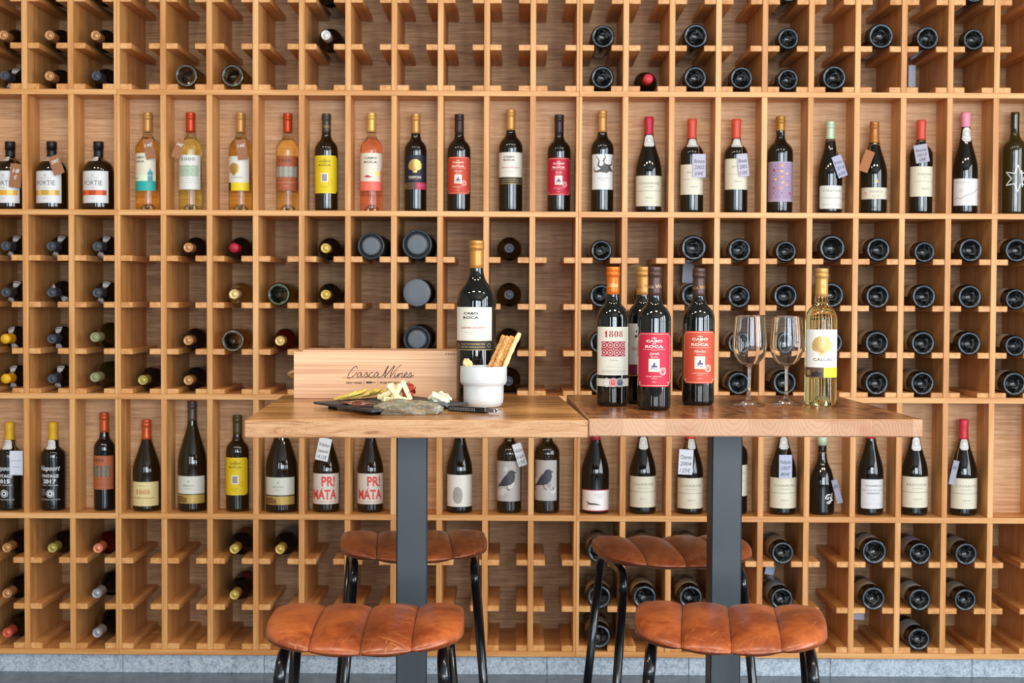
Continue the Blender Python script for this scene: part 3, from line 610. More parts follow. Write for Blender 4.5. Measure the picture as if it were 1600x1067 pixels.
def make_bottle(root, kind, Rb, H, glass, cap, cap_z=0.79, cap_style='foil', rim=False, n=36, fill=None, text=None):
    base, rm, sh, top, nk = profile(kind, Rb, H); fill = fill or .745*H
    gm = glass_mat(glass)
    if rim:
        clear = gm[0] is not gm[1]
        pr = base+[(Rb*.70, .0004), (Rb*.78, -.0006), (Rb*.84, -.0010), (Rb*.90, .0), (Rb*.95, .002), (Rb*.985, .006)]+[rm[-1]]+sh+top
        MB().lathe(pr, n).build('body', gm, root)
        m = MB(); m.lathe([(Rb*.785, -.0008), (Rb*.80, -.0013), (Rb*.83, -.0016), (Rb*.855, -.0013), (Rb*.87, -.0007)], n); m.build('base_rim', [mat('clear_glass_rim', '#c8d4c0', .15, trans=.8) if clear else mdark_rim()], root)
    else:
        pr = base+rm+sh+top; mis = [1 if a[1] > fill and i > len(base)+len(rm) else 0 for i, a in enumerate(pr)]
        MB().lathe(pr, n, mis=mis).build('body', gm, root)
    if cap:
        f = rad_fn(kind, Rb, H); z0 = cap_z*H; e = .0007; pts = [(f(z0)+e*0.4, z0)]
        for i in range(5):
            z = z0+(H-.026-z0)*(i/4); pts.append((f(z)+e, z+.0002))
        if cap_style == 'wax': pts += [(nk*1.10, H-.020), (nk*1.14, H-.005), (nk*1.0, H+.002), (0, H+.003)]
        elif cap_style == 'stopper': pts += [(nk*1.18, H-.026), (nk*1.2, H-.001), (nk*1.1, H+.001), (0, H+.001)]
        else: pts += [(nk+e, H-.0200), (nk*1.13, H-.0192), (nk*1.13, H-.0125), (nk*1.06, H-.0115), (nk*1.055, H-.0100), (nk*1.10, H-.0092), (nk*1.10, H-.0020), (nk*1.08, H-.0002), (nk*1.04, H+.0006), (nk*1.0, H+.0007), (nk*.97, H+.0007), (nk*.70, H+.0005), (nk*.64, H-.0002), (nk*.6, H+.0002), (nk*.55, H+.0008), (0, H+.0008)]
        metal = {'foil': .35, 'wax': 0.0, 'matte': .15, 'stopper': 0.0}[cap_style]
        c = MB().lathe(pts, 24).build('capsule' if cap_style != 'stopper' else 'stopper', [mat('capsule_foil', cap, .38 if metal > .3 else .45, metal)], root)
        if text and H > .25:
            L = Label(lambda z: nk+e, z0+.012, z0+.026, 80, c); D_capsule_text(L, text[0], text[1]); L.done()
    return rad_fn(kind, Rb, H)
def price_tag(root, x, z, y, w_, h_, rot, color, lines_, neck_z, neck_r, ink='#2a2a36'):
    """a card hanging on a string round the neck; x, z its centre in the bottle's own frame"""
    m = Matrix.Translation((x, y, z)) @ Matrix.Rotation(R(rot), 4, 'Y')
    b_ = MB(); b_.box(-w_/2, w_/2, -.0004, .0004, -h_/2, h_/2, mtx=m); t = b_.build('price_tag', [mat('tag_card', color, .6)], root)
    hole = m @ Vector((0, -.001, h_/2-.004))
    s_ = MB(); s_.tube([(neck_r*math.cos(a)*1.12, neck_r*math.sin(a)*1.12, neck_z+.002*math.sin(3*a)) for a in [2*math.pi*i/14 for i in range(14)]], .0006, 5, closed=True)
    s_.tube([(neck_r*.8*(1 if x > 0 else -1), -neck_r*.9, neck_z), ((neck_r+hole.x)/2 if x > 0 else (hole.x-neck_r)/2, (hole.y-neck_r)/2, (neck_z+hole.z)/2), hole], .0006, 5)
    s_.build('string', [mat('twine', '#b98a5c', .8)], root)
    L = Label(None, -h_/2, h_/2, w_/2, t); L.n = 6
    for i, q in enumerate(lines_): L.text(ink, q, 0, .62-.27*i, .16, fit=min(.8*w_/h_, .14*len(q)), bold=.0, shear=.2)
    old = L.P; L.P = None
    d = {}
    mb = MB()
    for (nm, c, mt_, rg, vs, fs) in L.layers: mb.add([m @ Vector((v[0], -.0009, v[2])) for v in vs], fs)
    if mb.v: mb.build('lettering', [mat('print', ink, .5)], t)
    return t

def standing(name, label, cat, x, ytop, wpx, kind, glass, cap, shelf, Y=.066, cap_y=None, labels=(), seal=None, tagp=None, cap_style='foil', group=None, ysh=None, R_=None, text=None, H=None):
    """x, ytop, wpx: where the sight lines put the bottle's axis, mouth and width on the shelf"""
    c = at(x, ytop, Y); s = F_PX/(Y-CAM.y)
    Rb = R_ or wpx/2/s; H = H or c.z-shelf; xx = at(x, (ytop+320)/2 if shelf > .8 else ytop, Y).x
    root = empty(name, label, cat, (xx, Y, shelf+.0004), group=group)
    czf = ((at(x, cap_y, Y).z-shelf)/H) if cap_y else .79
    f = make_bottle(root, kind, Rb, H, glass, cap, czf, cap_style, text=text)
    for lb in labels:
        y0, y1, half, turn, fn = lb[:5]
        z1 = at(x, y0, Y-Rb).z-shelf; z0 = at(x, y1, Y-Rb).z-shelf
        L = Label(f, z0, z1, half, root, R(turn)); fn(L, *lb[5:]); L.done()
    if seal:
        z1 = at(x, seal[0], Y-.02).z-shelf; z0 = at(x, seal[1], Y-.02).z-shelf
        L = Label(f, z0, z1, 50, root, R(seal[2] if len(seal) > 2 else 0), name='seal'); L.W = min(L.W, (seal[3] if len(seal) > 3 else .55)); D_seal(L); L.done()
    if tagp:
        tx, ty, tw, th, rot, col, ln = tagp[:7]
        p = at(tx, ty, Y-Rb-.004); s2 = F_PX/(Y-Rb-CAM.y)
        nz = H*(.80 if kind != 'flask' else .76)
        price_tag(root, p.x-xx, p.z-shelf, -Rb-.004, tw/s2, th/s2, rot, col, ln, nz if cap_y is None else min(nz, czf*H-.006), f(min(nz, czf*H-.006)), tagp[7] if len(tagp) > 7 else '#2a2a36')
    return root
UP, LO = SH[2][1], SH[4][1]
GU, GL = 'bottles standing on the upper display shelf', 'bottles standing on the lower display shelf'
KR = '#9c6642'
gold, orange, dkb, crim, wax_o = '#c4904e', '#c2441c', '#3a2a28', '#b81c38', '#cc4a34'
def U(label, x, yt, w_, kind, glass, cap, **k_): return standing('wine_bottle', label, 'bottle', x, yt, w_, kind, glass, cap, UP, group=GU, **k_)
def V(label, x, yt, w_, kind, glass, cap, **k_): return standing('wine_bottle', label, 'bottle', x, yt, w_, kind, glass, cap, LO, group=GL, Y=.072 if w_ < 46 else .067, **k_)
def fl(label, x, c, c2, tg): return standing('liqueur_bottle', label, 'bottle', x, 222, 47, 'flask', 'brown', '#141416', UP, group=GU, cap_y=246, cap_style='stopper', labels=[(267, 317, 62, -8, D_portie, c, c2)], seal=(243, 252, -20), tagp=tg)
fl('squat dark liqueur bottle with yellow-banded label and brown tag marked 18€', 16, '#e0a02c', '#f0c860', (24.5, 274.5, 18, 37, 4, KR, ['18', '€'], '#f0ece4'))
fl('squat dark liqueur bottle with gold-banded label and brown 28€ tag', 81, '#c49a3c', '#e6c46c', (88, 258, 17, 30, -20, KR, ['28€'], '#f0ece4'))
fl('squat dark liqueur bottle with orange-red banded label and no tag', 154, '#b8401c', '#e8622c', None)
U('amber white-wine bottle with gold cap and teal-based lighthouse label', 231, 176.5, 37.5, 'bordeaux', 'amber', gold, cap_y=207, labels=[(239, 298, 62, -9, D_teal)], tagp=(233.5, 233, 16, 31, -12, KR, ['14€'], '#f0ece4'))
U('pale white-wine bottle with orange-red cap and green ornament label', 298, 176.5, 36.5, 'bordeaux', 'pale', orange, cap_y=207, labels=[(242, 296, 68, -3, D_green)], tagp=(279, 232, 13, 31, 22, KR, ['14€'], '#f0ece4'))
U('amber white-wine bottle with gold shell label and yellow strip', 376, 177, 36.5, 'bordeaux', 'amber', gold, cap_y=208, labels=[(244, 298, 62, -8, D_cascas2)], tagp=(378, 234, 16, 31, -8, KR, ['14€'], '#f0ece4'))
U('golden white-wine bottle with orange cap and copper patterned label', 449.5, 178, 35.5, 'bordeaux', 'gold', orange, cap_y=208, labels=[(244, 298, 74, 0, D_copper)])
U('dark bottle with bright yellow label on the upper shelf', 510, 178.5, 36, 'bordeaux', 'brown', '#4a4034', cap_y=208, labels=[(243, 302, 74, -2, D_yellow)], text=('#b89a4c', 'Casca'))
U('pinkish rosé bottle with pale gold cap and coral-based label', 580.5, 177, 35, 'bordeaux', 'rose', '#d8ac58', cap_y=207, labels=[(239, 298, 74, 0, D_pink)])
U('black bottle with gold cap and navy label bearing a gold shell', 649.5, 178.5, 34.5, 'bordeaux', 'black', gold, cap_y=209, labels=[(242, 296, 74, 0, D_navy)])
U('black bottle with brown cap and orange-red label on the upper shelf', 717.5, 179, 36, 'bordeaux', 'black', dkb, cap_y=209, labels=[(245, 303, 72, -3, D_orange, 'Merlot')])
U('taller black bottle with gold cap, cream label and black lower band', 798, 172, 37, 'bordeaux', 'black', gold, cap_y=204, labels=[(238, 287.5, 76, -2, D_cabocream)])
U('black bottle with brown cap and crimson label on the upper shelf', 873.5, 180, 36.5, 'bordeaux', 'black', dkb, cap_y=209, labels=[(246.5, 305, 72, -3, D_crimson, 'Syrah')])
U('black bottle with gold cap and white label with a dark tentacled drawing', 941, 174, 35.5, 'bordeaux', 'black', gold, cap_y=207, labels=[(241, 296, 66, 3, D_tree)])
U('sloping-shouldered bottle with bright crimson cap and wide cream label', 1013.5, 184, 41, 'burgundy', 'black', crim, cap_y=211, cap_style='wax', labels=[(274.5, 322, 74, 0, D_cream, 'CHARME')], seal=(211, 229))
U('black bottle with orange cap and pale tag handwritten 2002', 1081, 187.5, 36.5, 'bordeaux', 'black', wax_o, cap_y=217, cap_style='wax', labels=[(257, 304, 74, -2, D_creamtall, 'BATUTA')], seal=(217, 230), tagp=(1092.5, 259, 20, 36, 0, '#b9b3c4', ['Batuta', '2002', '59€']))
U('black bottle with orange cap and narrow pale tag, beside the purple tile-patterned label', 1150, 187.5, 36.5, 'bordeaux', 'black', wax_o, cap_y=217, cap_style='wax', labels=[(248, 296, 74, -2, D_creamtall, 'BATUTA')], seal=(217, 230), tagp=(1161, 258, 16, 35, -6, '#b9b3c4', ['Batuta', '2005', '110€']))
U('black bottle with bronze cap and purple tile-patterned label', 1219, 182.6, 39.5, 'bordeaux', 'black', '#a8762c', cap_y=205, labels=[(252.5, 315, 76, -2, D_purple)])
U('sloping-shouldered bottle with pale green cap and tilted lilac tag', 1297, 190.6, 38, 'burgundy', 'black', '#b9c8a8', cap_y=218, cap_style='matte', labels=[(290, 326, 68, 3, D_whitelow)], tagp=(1312, 260, 15, 34, -20, '#a8a4bc', ['Vinho', '2014', '65€']))
U('bottle with bronze cap, narrow cream band label and gold triangle emblem', 1365.5, 191, 41, 'burgundy', 'black', '#a86a34', cap_y=224, labels=[(293, 311, 78, 0, D_band), (279, 293, 40, 0, D_tri)], tagp=(1354, 252, 15, 34, 20, '#a0602c', []))
U('black bottle with red cap and tilted grey handwritten tag on its shoulder', 1438.7, 189, 36.5, 'bordeaux', 'black', wax_o, cap_y=219, cap_style='wax', labels=[(260, 307, 74, 0, D_creamtall, 'ROBUSTUS')], tagp=(1440, 240, 21, 28, -10, '#a5a0aa', ['Batuta', '2015', '58€']))
rt = U('sloping-shouldered bottle with pink cap and small white oval sticker', 1508, 177, 39, 'burgundy', 'black', '#e88aa0', cap_y=199, cap_style='wax', labels=[(279, 321, 74, 0, D_script)], seal=(199, 221, 0, .35))
f_ = rad_fn('burgundy', .0395, .30); L = Label(lambda z: f_(z)+.0006, .180, .192, 30, rt, R(4), name='sticker'); L.W = .85; L.paper('#efeeea', cut=.3); L.done()
U('olive glass bottle without cap, white star drawn on its side', 1585, 175.5, 38, 'bordeaux', 'olive', None, labels=[(258, 300, 50, 4, D_star)])

V('dark port bottle with yellow cap and large white price card', 15, 660.5, 37.5, 'port', 'black', '#d2a41c', cap_y=687, cap_style='wax', labels=[(722, 790, 72, -14, D_port, '2015')], seal=(688, 702, -8, .5), tagp=(25.5, 723.5, 20.5, 38, 0, '#d6d9e4', ['___', '__', '_']))
V('dark port bottle with yellow cap and white printed lettering, no card', 83, 660.5, 37.5, 'port', 'black', '#d2a41c', cap_y=687, cap_style='wax', labels=[(722, 790, 72, -3, D_port)], seal=(688, 702, -8, .5))
V('black bottle with orange cap and terracotta patterned label on the lower shelf', 163, 645, 33, 'bordeaux', 'black', '#c4562c', cap_y=675, labels=[(712.5, 765, 74, -5, D_terra)])
V('sloping-shouldered bottle with orange cap and pale yellow label', 229, 656, 43, 'burgundy', 'brown', '#c8592c', cap_y=686, labels=[(753.5, 791, 74, -4, D_1808y)])
V('tallest sloping-shouldered bottle on the lower shelf, grey cap, white and gold label', 300.5, 627.5, 45, 'burgundy', 'brown', '#5b4c42', cap_y=657, labels=[(744.5, 772, 72, -4, D_wine2), (773.5, 787, 72, -4, D_goldband)])
V('dark bottle with bright yellow label on the lower shelf', 371, 649, 36, 'bordeaux', 'brown', '#54482c', cap_y=678, labels=[(715.5, 774, 72, -2, D_yellow)])
V('wide dark bottle half under the left table top with white and gold label', 440, 640, 49, 'burgundy', 'brown', '#5b4c42', labels=[(746.5, 774, 66, -4, D_wine2), (776, 789, 66, -4, D_goldband)])
V('bottle with large red letters on white label and handwritten white tag', 510, 652, 42, 'burgundy', 'brown', '#2c2624', labels=[(740.5, 788, 76, -2, D_primata)], tagp=(505.5, 702, 20, 36, 12, '#e6e4e4', ['Vinho', 'natural', '14,12€']))
V('bottle with large red letters on white label and no tag', 579, 652, 41, 'burgundy', 'brown', '#2c2624', labels=[(740.5, 788, 76, 3, D_primata)])
V('bottle with white label showing a black fingerprint-like oval', 718.7, 650, 40, 'burgundy', 'black', '#202020', labels=[(742.5, 792, 78, 0, D_finger)])
V('bottle with grey bird label and tilted white tag', 796, 652, 39, 'bordeaux', 'brown', '#202020', labels=[(721, 783.5, 70, -6, D_bird)], tagp=(812, 710.5, 14, 36, -18, '#e2e2e6', ['Vale', 'da Capucha', '15€']))
V('bottle with grey bird label and no tag', 855.5, 652, 39, 'bordeaux', 'brown', '#202020', labels=[(719.5, 782.5, 62, -14, D_bird)])
V('wide bottle with red-edged white label and small dark animal drawing', 931, 655, 43, 'burgundy', 'black', '#a02838', cap_y=687, cap_style='wax', labels=[(765.5, 799, 74, -1, D_dog)])
V('cream-labelled bottle without tag left of the one priced 125€', 1005, 655, 41.5, 'burgundy', 'black', '#202028', cap_y=682, cap_style='wax', labels=[(745, 793, 76, 0, D_cream, 'CHARME')], seal=(683, 702, 0, .35))
V('cream-labelled bottle with white tag handwritten 2004 and 125€', 1079, 655, 41, 'burgundy', 'black', wax_o, cap_y=685.5, cap_style='wax', labels=[(747.5, 795, 76, 0, D_cream, 'CHARME')], seal=(685.5, 702, 8, .35), tagp=(1071.5, 722, 22, 39, 3, '#dcdce6', ['Charme', '2004', '125€']))
V('bottle mostly hidden behind the right table post', 1150, 655, 37.5, 'bordeaux', 'black', wax_o, cap_y=684, cap_style='wax', labels=[(727, 775.5, 74, 0, D_creamtall, 'BATUTA')])
V('cream-labelled bottle with blue-grey tag hanging below its seal', 1224, 655, 42, 'burgundy', 'black', '#202028', cap_y=682, cap_style='wax', labels=[(747, 794.5, 76, 0, D_cream, 'CHARME')], seal=(683, 702, 0, .35), tagp=(1227.5, 729, 20, 36, 0, '#b4b6cc', ['Robusta', '2007', '80€']))
V('squat black bottle with pale cap and white brush lettering', 1285, 683, 39, 'squat', 'black', '#b8c4ac', cap_y=693.5, cap_style='stopper', labels=[(760, 794, 60, 18, D_gilf)], tagp=(1308, 768, 9, 38, -16, '#8f8c9c', ['60€']))
V('sloping-shouldered bottle with squarish white label and dark small print', 1361, 655, 40.5, 'burgundy', 'black', '#a83030', cap_y=685, cap_style='wax', labels=[(749.5, 795, 58, 2, D_sq)])
V('cream-labelled bottle with neck seal and no tag, under the right table corner', 1430, 655, 41.5, 'burgundy', 'black', '#202028', cap_y=682, cap_style='wax', labels=[(745.5, 793.5, 76, 0, D_cream, 'REDOMA')], seal=(684, 704, 3, .35))
V('cream-labelled bottle with bright red wax cap and tag at its left', 1506, 656, 42.5, 'burgundy', 'black', '#c42c3c', cap_y=686, cap_style='wax', labels=[(748, 795.5, 74, 0, D_cream, 'CHARME')], seal=(686, 703, -8, .35), tagp=(1490.5, 738.5, 9, 38, 12, '#9a98a4', ['90€']))

# ------------------------------------------------------------------ bottles lying in the rack
UPN = {-1: 'flask with 18€ tag', 0: 'flask with gold band', 1: 'flask with orange band', 2: 'teal-labelled amber bottle', 3: 'pale orange-capped bottle', 4: 'amber shell-label bottle', 5: 'copper-labelled golden bottle', 6: 'yellow-labelled bottle', 7: 'rosé bottle', 8: 'navy shell-label bottle', 9: 'orange-red-labelled bottle', 10: 'cream-and-black-labelled bottle', 11: 'crimson-labelled bottle', 12: 'tentacle-drawing bottle', 13: 'crimson-capped bottle', 14: '2002-tagged bottle', 15: 'orange-capped bottle with narrow tag', 16: 'purple tile-patterned bottle', 17: 'pale-green-capped bottle', 18: 'bronze-capped band-label bottle', 19: 'grey-tagged red-capped bottle', 20: 'pink-capped bottle', 21: 'white star bottle'}
LON = {-1: 'carded port bottle', 0: 'white-lettered port bottle', 1: 'terracotta-labelled bottle', 4: 'yellow-labelled bottle', 5: 'half-hidden white and gold label', 12: 'red-edged label bottle', 13: 'bottle left of the 125€ one', 14: 'bottle priced 125€', 15: 'bottle behind right table post', 16: 'blue-grey-tagged bottle', 18: 'squarish-label bottle', 19: 'bottle under right table corner', 20: 'red-wax-capped bottle'}
WORDS = {'T0': 'three rows above upper-shelf', 'T1': 'two rows above upper-shelf', 'T2': 'directly above upper-shelf', 'M1': 'directly below upper-shelf', 'M2': 'two rows below upper-shelf', 'M3': 'three rows below upper-shelf', 'M4': 'four rows below upper-shelf', 'B1': 'directly below lower-shelf', 'B2': 'two rows below lower-shelf', 'B3': 'three rows below lower-shelf'}
PROTO = {}
def place(name, look, cat, row, c, key, builder, rad, Ytip, axis, group, tilt=(0, 0)):
    g = (CELLIN-2*SLW)/2; z = ROWS[row]+math.sqrt(max(0, rad*rad-g*g))+.0012
    nm = (UPN if row[0] in 'TM' else LON)[c]; label = f'{look} {WORDS[row]} {nm}'
    x = colx(c)+P/2 + random.uniform(-.0006, .0006)
    if key in PROTO: root = copy_tree(PROTO[key])
    else:
        root = empty(name, label, cat); builder(root); PROTO[key] = root
        bpy.context.view_layer.update()
    root.name = name
    tag(root, label, cat, group); root.location = (x, Ytip, z); root.rotation_euler = (R(90)*axis, 0, 0)
    return root
def spin(root, a): root.rotation_euler = (Matrix.Rotation(R(90)*(1 if root.rotation_euler.x > 0 else -1), 4, 'X') @ Matrix.Rotation(R(a), 4, 'Z')).to_euler(); return root
LB = '#c9b79a'
def base_out(row, c, rpx=18.2, lab='#cfc3ae', kind='bordeaux', yoff=0.0, glass='black', la=170):
    rad = {17: .0345, 18.2: .0372, 19.5: .0392, 20.5: .0412, 22: .0425}[rpx]; H = .295 if rad < .04 else .300
    key = ('base', rpx, lab, kind, glass)
    def bd(root):
        f = make_bottle(root, kind, rad, H, glass, '#241c1c', .8, 'matte', rim=True)
        if lab:
            L = Label(f, .045 if kind == 'bordeaux' else .030, .125 if kind == 'bordeaux' else .105, la/2+25, root); L.paper(lab); L.done()
    look = {'black': 'dark bottle lying base-out', 'pale': 'clear yellowish bottle lying base-out', 'green': 'clear greenish bottle lying base-out', 'amber': 'amber bottle lying base-out'}[glass]
    r_ = place('wine_bottle', look, 'bottle', row, c, key, bd, rad, .006+yoff, -1, 'bottles lying base-out in the rack')
    return spin(r_, random.uniform(-60, 60) if not lab else random.uniform(-25, 20))
def neck_out(row, c, cap, capname, glass='black', rad=.037, kind='bordeaux', H=.292, lab=None, style='foil', look=None, seals=False, tip=.022):
    key = ('neck', cap, glass, rad, kind, H, lab, style, seals)
    def bd(root):
        f = make_bottle(root, kind, rad, H, glass, cap, .80, style)
        if seals:
            for t in (172, -28):
                L = Label(f, .655*H, .735*H, 40, root, R(t), name='seal'); L.W = .45; D_seal(L); L.done()
        if lab:
            L = Label(f, .07, .16, 80, root, R(180)); L.paper(lab[0])
            if len(lab) > 1: L.rect(lab[1], -L.W, L.W, .84, 1.0)
            L.done()
    lk = look or f'dark bottle lying neck-out, {capname},'
    r_ = place('wine_bottle', lk, 'bottle', row, c, key, bd, rad, tip+H, 1, 'bottles lying neck-out in the rack')
    return r_
B_ = base_out
# top rack
COP = dict(cap='#b98352', capname='copper tip'); GLD = dict(cap='#c2a04c', capname='gold tip')
PORT = dict(cap='#3c4148', capname='grey tip with seals', kind='port', H=.285, style='matte', seals=True, rad=.0385, tip=.03)
for c in (0, 1): neck_out('T0', c, **COP)
neck_out('T0', 6, '#c8c4bc', 'silver tip', lab=('#8c2a34',), H=.30, rad=.040)
B_('T0', 16); B_('T0', 20)
for c in (-1, 0, 1): neck_out('T1', c, **COP)
neck_out('T1', 6, '#c8c4bc', 'silver tip', lab=('#8c2a34',), H=.30, rad=.040)
B_('T1', 12); B_('T1', 14, 19.5); B_('T1', 16, 17); B_('T1', 18, 20.5); B_('T1', 19); B_('T1', 20, 17)
neck_out('T2', -1, **PORT); neck_out('T2', 0, **COP); spin(neck_out('T2', 1, **PORT), 60)
B_('T2', 3, 18.2, None, glass='pale'); B_('T2', 4, 18.2, None, glass='pale')
B_('T2', 12); neck_out('T2', 13, '#c8303c', 'crimson tip', style='wax')
B_('T2', 14); B_('T2', 15); B_('T2', 16, 17); B_('T2', 17, 19.5)
# middle rack
for c in (-1, 0, 1): neck_out('M1', c, **PORT)
neck_out('M1', 3, **COP); neck_out('M1', 4, '#a81c34', 'crimson tip', style='wax'); neck_out('M1', 6, **GLD)
neck_out('M1', 10, '#34363c', 'grey tip', glass='brown', style='matte', rad=.039)
B_('M1', 12, 17); B_('M1', 14, 20.5); B_('M1', 15); B_('M1', 16, 17); B_('M1', 17, 22, '#a89c8c', 'burgundy'); B_('M1', 18, 19.5); B_('M1', 19, 17); B_('M1', 20, 19.5); B_('M1', 21, 19.5)
neck_out('M2', -1, **PORT); spin(neck_out('M2', 0, **PORT), 65); neck_out('M2', 1, **PORT)
neck_out('M2', 4, '#d6b878', 'gold tip', glass='amber', look='amber bottle lying neck-out')
B_('M2', 5, 18.2, None, glass='green'); neck_out('M2', 6, **GLD)
neck_out('M2', 10, '#34363c', 'grey tip', glass='brown', style='matte', rad=.039)
for c, r_ in ((12, 18.2), (13, 18.2), (14, 19.5), (15, 18.2), (16, 19.5), (17, 20.5), (18, 19.5), (19, 19.5), (20, 19.5), (21, 17)): B_('M2', c, r_)
YEL = dict(cap='#e0a81c', capname='yellow tip', kind='port', H=.285, style='wax', seals=True, rad=.0385, tip=.02)
spin(neck_out('M3', -1, **YEL), 30); spin(neck_out('M3', 0, **PORT), 20)
OLV = dict(cap='#8d8a62', capname='long olive neck', glass='olive', kind='burgundy', rad=.044, H=.30, style='matte', tip=.0)
neck_out('M3', 1, **OLV); neck_out('M3', 3, **COP); B_('M3', 4, 18.2, None, glass='amber')
neck_out('M3', 5, '#d6b070', 'gold tip', glass='red', look='dark red bottle with gold tip lying neck-out')
neck_out('M3', 10, '#34363c', 'grey tip', glass='brown', style='matte', rad=.039)
for c, r_ in ((12, 18.2), (14, 18.2), (15, 18.2), (16, 18.2), (17, 19.5), (18, 19.5), (19, 19.5), (20, 19.5), (21, 17)): B_('M3', c, r_)
spin(neck_out('M4', -1, **YEL), 20); spin(neck_out('M4', 0, **PORT), 10); neck_out('M4', 1, **OLV)
neck_out('M4', 2, '#a8984c', 'olive-gold tip'); neck_out('M4', 3, **COP)
neck_out('M4', 10, '#34363c', 'grey tip', glass='brown', style='matte', rad=.039)
for c, r_ in ((12, 18.2), (14, 18.2), (15, 18.2), (16, 19.5), (18, 19.5), (19, 19.5), (21, 19.5)): B_('M4', c, r_)
# bottom rack
neck_out('B1', -1, **COP); neck_out('B1', 0, '#a8984c', 'olive-gold tip')
neck_out('B1', 1, '#d8805c', 'pink-orange tip', glass='red', look='red bottle with pinkish tip lying neck-out')
neck_out('B1', 4, '#c0a050', 'gold tip', lab=('#a8682c',)); neck_out('B1', 5, '#c0a050', 'gold tip', lab=('#b9b2a4', '#2c5a7c'))
for c, r_ in ((12, 19.5), (13, 19.5), (14, 19.5), (15, 19.5), (16, 18.2)): B_('B1', c, r_, '#c8b494')
B_('B1', 18, 20.5, '#b5aaa2', 'burgundy'); B_('B1', 19, 18.2, '#a79fb0'); B_('B1', 20, 18.2, '#a8a292')
neck_out('B2', -1, **COP); neck_out('B2', 1, '#a09a9a', 'silver tip', kind='burgundy', rad=.040, H=.30, tip=.01)
neck_out('B2', 4, '#c0a050', 'gold tip', lab=('#7c2420',))
for c, r_ in ((12, 19.5), (13, 19.5), (14, 19.5)): B_('B2', c, r_, '#c8b494')
B_('B2', 16, 18.2, '#a8aab4'); B_('B2', 18, 19.5, '#c8b494'); B_('B2', 19, 18.2, '#b8b6b4'); B_('B2', 20, 18.2, '#a8a292')
neck_out('B3', -1, '#d05a44', 'red tip with ring', glass='brown'); neck_out('B3', 1, '#a09a9a', 'silver tip', kind='burgundy', rad=.040, H=.30, tip=.01)
for c, r_ in ((12, 19.5), (14, 18.2), (16, 18.2)): B_('B3', c, r_, '#c8b494')
B_('B3', 19, 18.2, '#b8b6b4')
# gift tubes with dark round ends
def tube_can(row, c, rad, flat, look):
    g = (CELLIN-2*SLW)/2; z = ROWS[row]+math.sqrt(rad*rad-g*g)+.0003; x = colx(c)+P/2
    root = empty('gift_tube', f'{look} {WORDS[row]} {UPN[c]}', 'tube', (x, .004, z), (R(-90), 0, 0), 'dark gift tubes in the rack')
    MB().lathe([(0, .006), (rad-.001, .006), (rad, .008), (rad, .29), (rad-.001, .292), (0, .292)], 48).build('tube', [mat('black_card_tube', '#1d2126', .45)], root)
    if flat: pr = [(0, 0), (rad*.5, 0), (rad*.96, 0), (rad*.985, .0006), (rad, .002), (rad, .012)]; mis = [0]*5
    else: pr = [(0, .0042), (rad*.4, .0042), (rad*.62, .0042), (rad*.65, .0048), (rad*.67, .0075), (rad*.80, .0075), (rad*.83, .006), (rad*.86, .001), (rad*.89, .0), (rad*.94, .0), (rad*.98, .001), (rad, .003), (rad, .014)]; mis = [0]*3+[1]*9
    MB().lathe(pr, 48, mis=mis).build('lid', [mat('grey_lid', '#5b6066', .5), mat('dark_lid_edge', '#22262c', .35)], root)
tube_can('M1', 7, .0425, False, 'dark ridged round tube end'); tube_can('M1', 8, .0470, False, 'dark ridged round tube end')
tube_can('M2', 8, .0430, True, 'flat grey round tube end'); tube_can('M3', 8, .0430, False, 'dark ridged round tube end')
# hanging cards on the hidden necks of rack bottles
def neck_card(px, py, w_, h_, rot, color, label):
    p = at(px, py, .24); s = F_PX/(.24-CAM.y)
    b_ = MB(); b_.box(-w_/2/s, w_/2/s, -.0005, .0005, -h_/2/s, h_/2/s)
    b_.tube([(0, 0, h_/2/s), (0, .02, h_/2/s+.02)], .0006, 4)
    o = b_.build('price_card', [mat('tag_card', color, .6)]); o.location = p; o.rotation_euler = (0, R(rot), 0); tag(o, label, 'card', 'price cards hanging inside the rack')
neck_card(1425, 119, 11, 34, 0, '#c9c9d2', 'blank pale card hanging in the cell above the grey-tagged red-capped bottle')
neck_card(1075, 426.5, 17, 31, 3, '#b9b9c6', 'long pale card hanging behind the orange-labelled table bottle neck')
neck_card(1203, 890, 14, 16, 12, '#c4cbe0', 'pale blue card hanging below the top bottle beside the right table post')
neck_card(1342, 962, 17, 12, 4, '#c9c6d6', 'small pale card hanging in the empty bottom-rack cell under the cream-labelled base-out bottle')

# ------------------------------------------------------------------ tables
TZ = 0.9564; TT = 0.0365
k = N('varnished_acacia_left')
v = k.coord((1, 1, 1)); sp = k.n('ShaderNodeSeparateXYZ'); k.l(v, sp.inputs[0])
def planks(k, sp, axis, width, off, seed):
    q = k.n('ShaderNodeMath', operation='MULTIPLY_ADD'); q.inputs[1].default_value = 1/width; q.inputs[2].default_value = off; k.l(sp.outputs[axis], q.inputs[0])
    fl_ = k.n('ShaderNodeMath', operation='FLOOR'); k.l(q.outputs[0], fl_.inputs[0])
    wn = k.n('ShaderNodeTexWhiteNoise', noise_dimensions='1D'); ad = k.n('ShaderNodeMath', operation='ADD'); ad.inputs[1].default_value = seed; k.l(fl_.outputs[0], ad.inputs[0]); k.l(ad.outputs[0], wn.inputs['W'])
    return wn.outputs['Value'], fl_.outputs[0]
pv, _ = planks(k, sp, 1, .14, .3, 3.0)
g1 = k.noise(k.coord((2.4, 34, 10)), 1, 6, .6, 1.2); g2 = k.noise(k.coord((3.2, 9, 9)), 1, 3, .5, 1.6)
ca = k.ramp(g1, [(.38, '#6a3614'), (.48, '#b87838'), (.60, '#e2a862')]); cb = k.ramp(g2, [(.40, '#5a2c10'), (.5, '#c08444'), (.60, '#e8b474')])
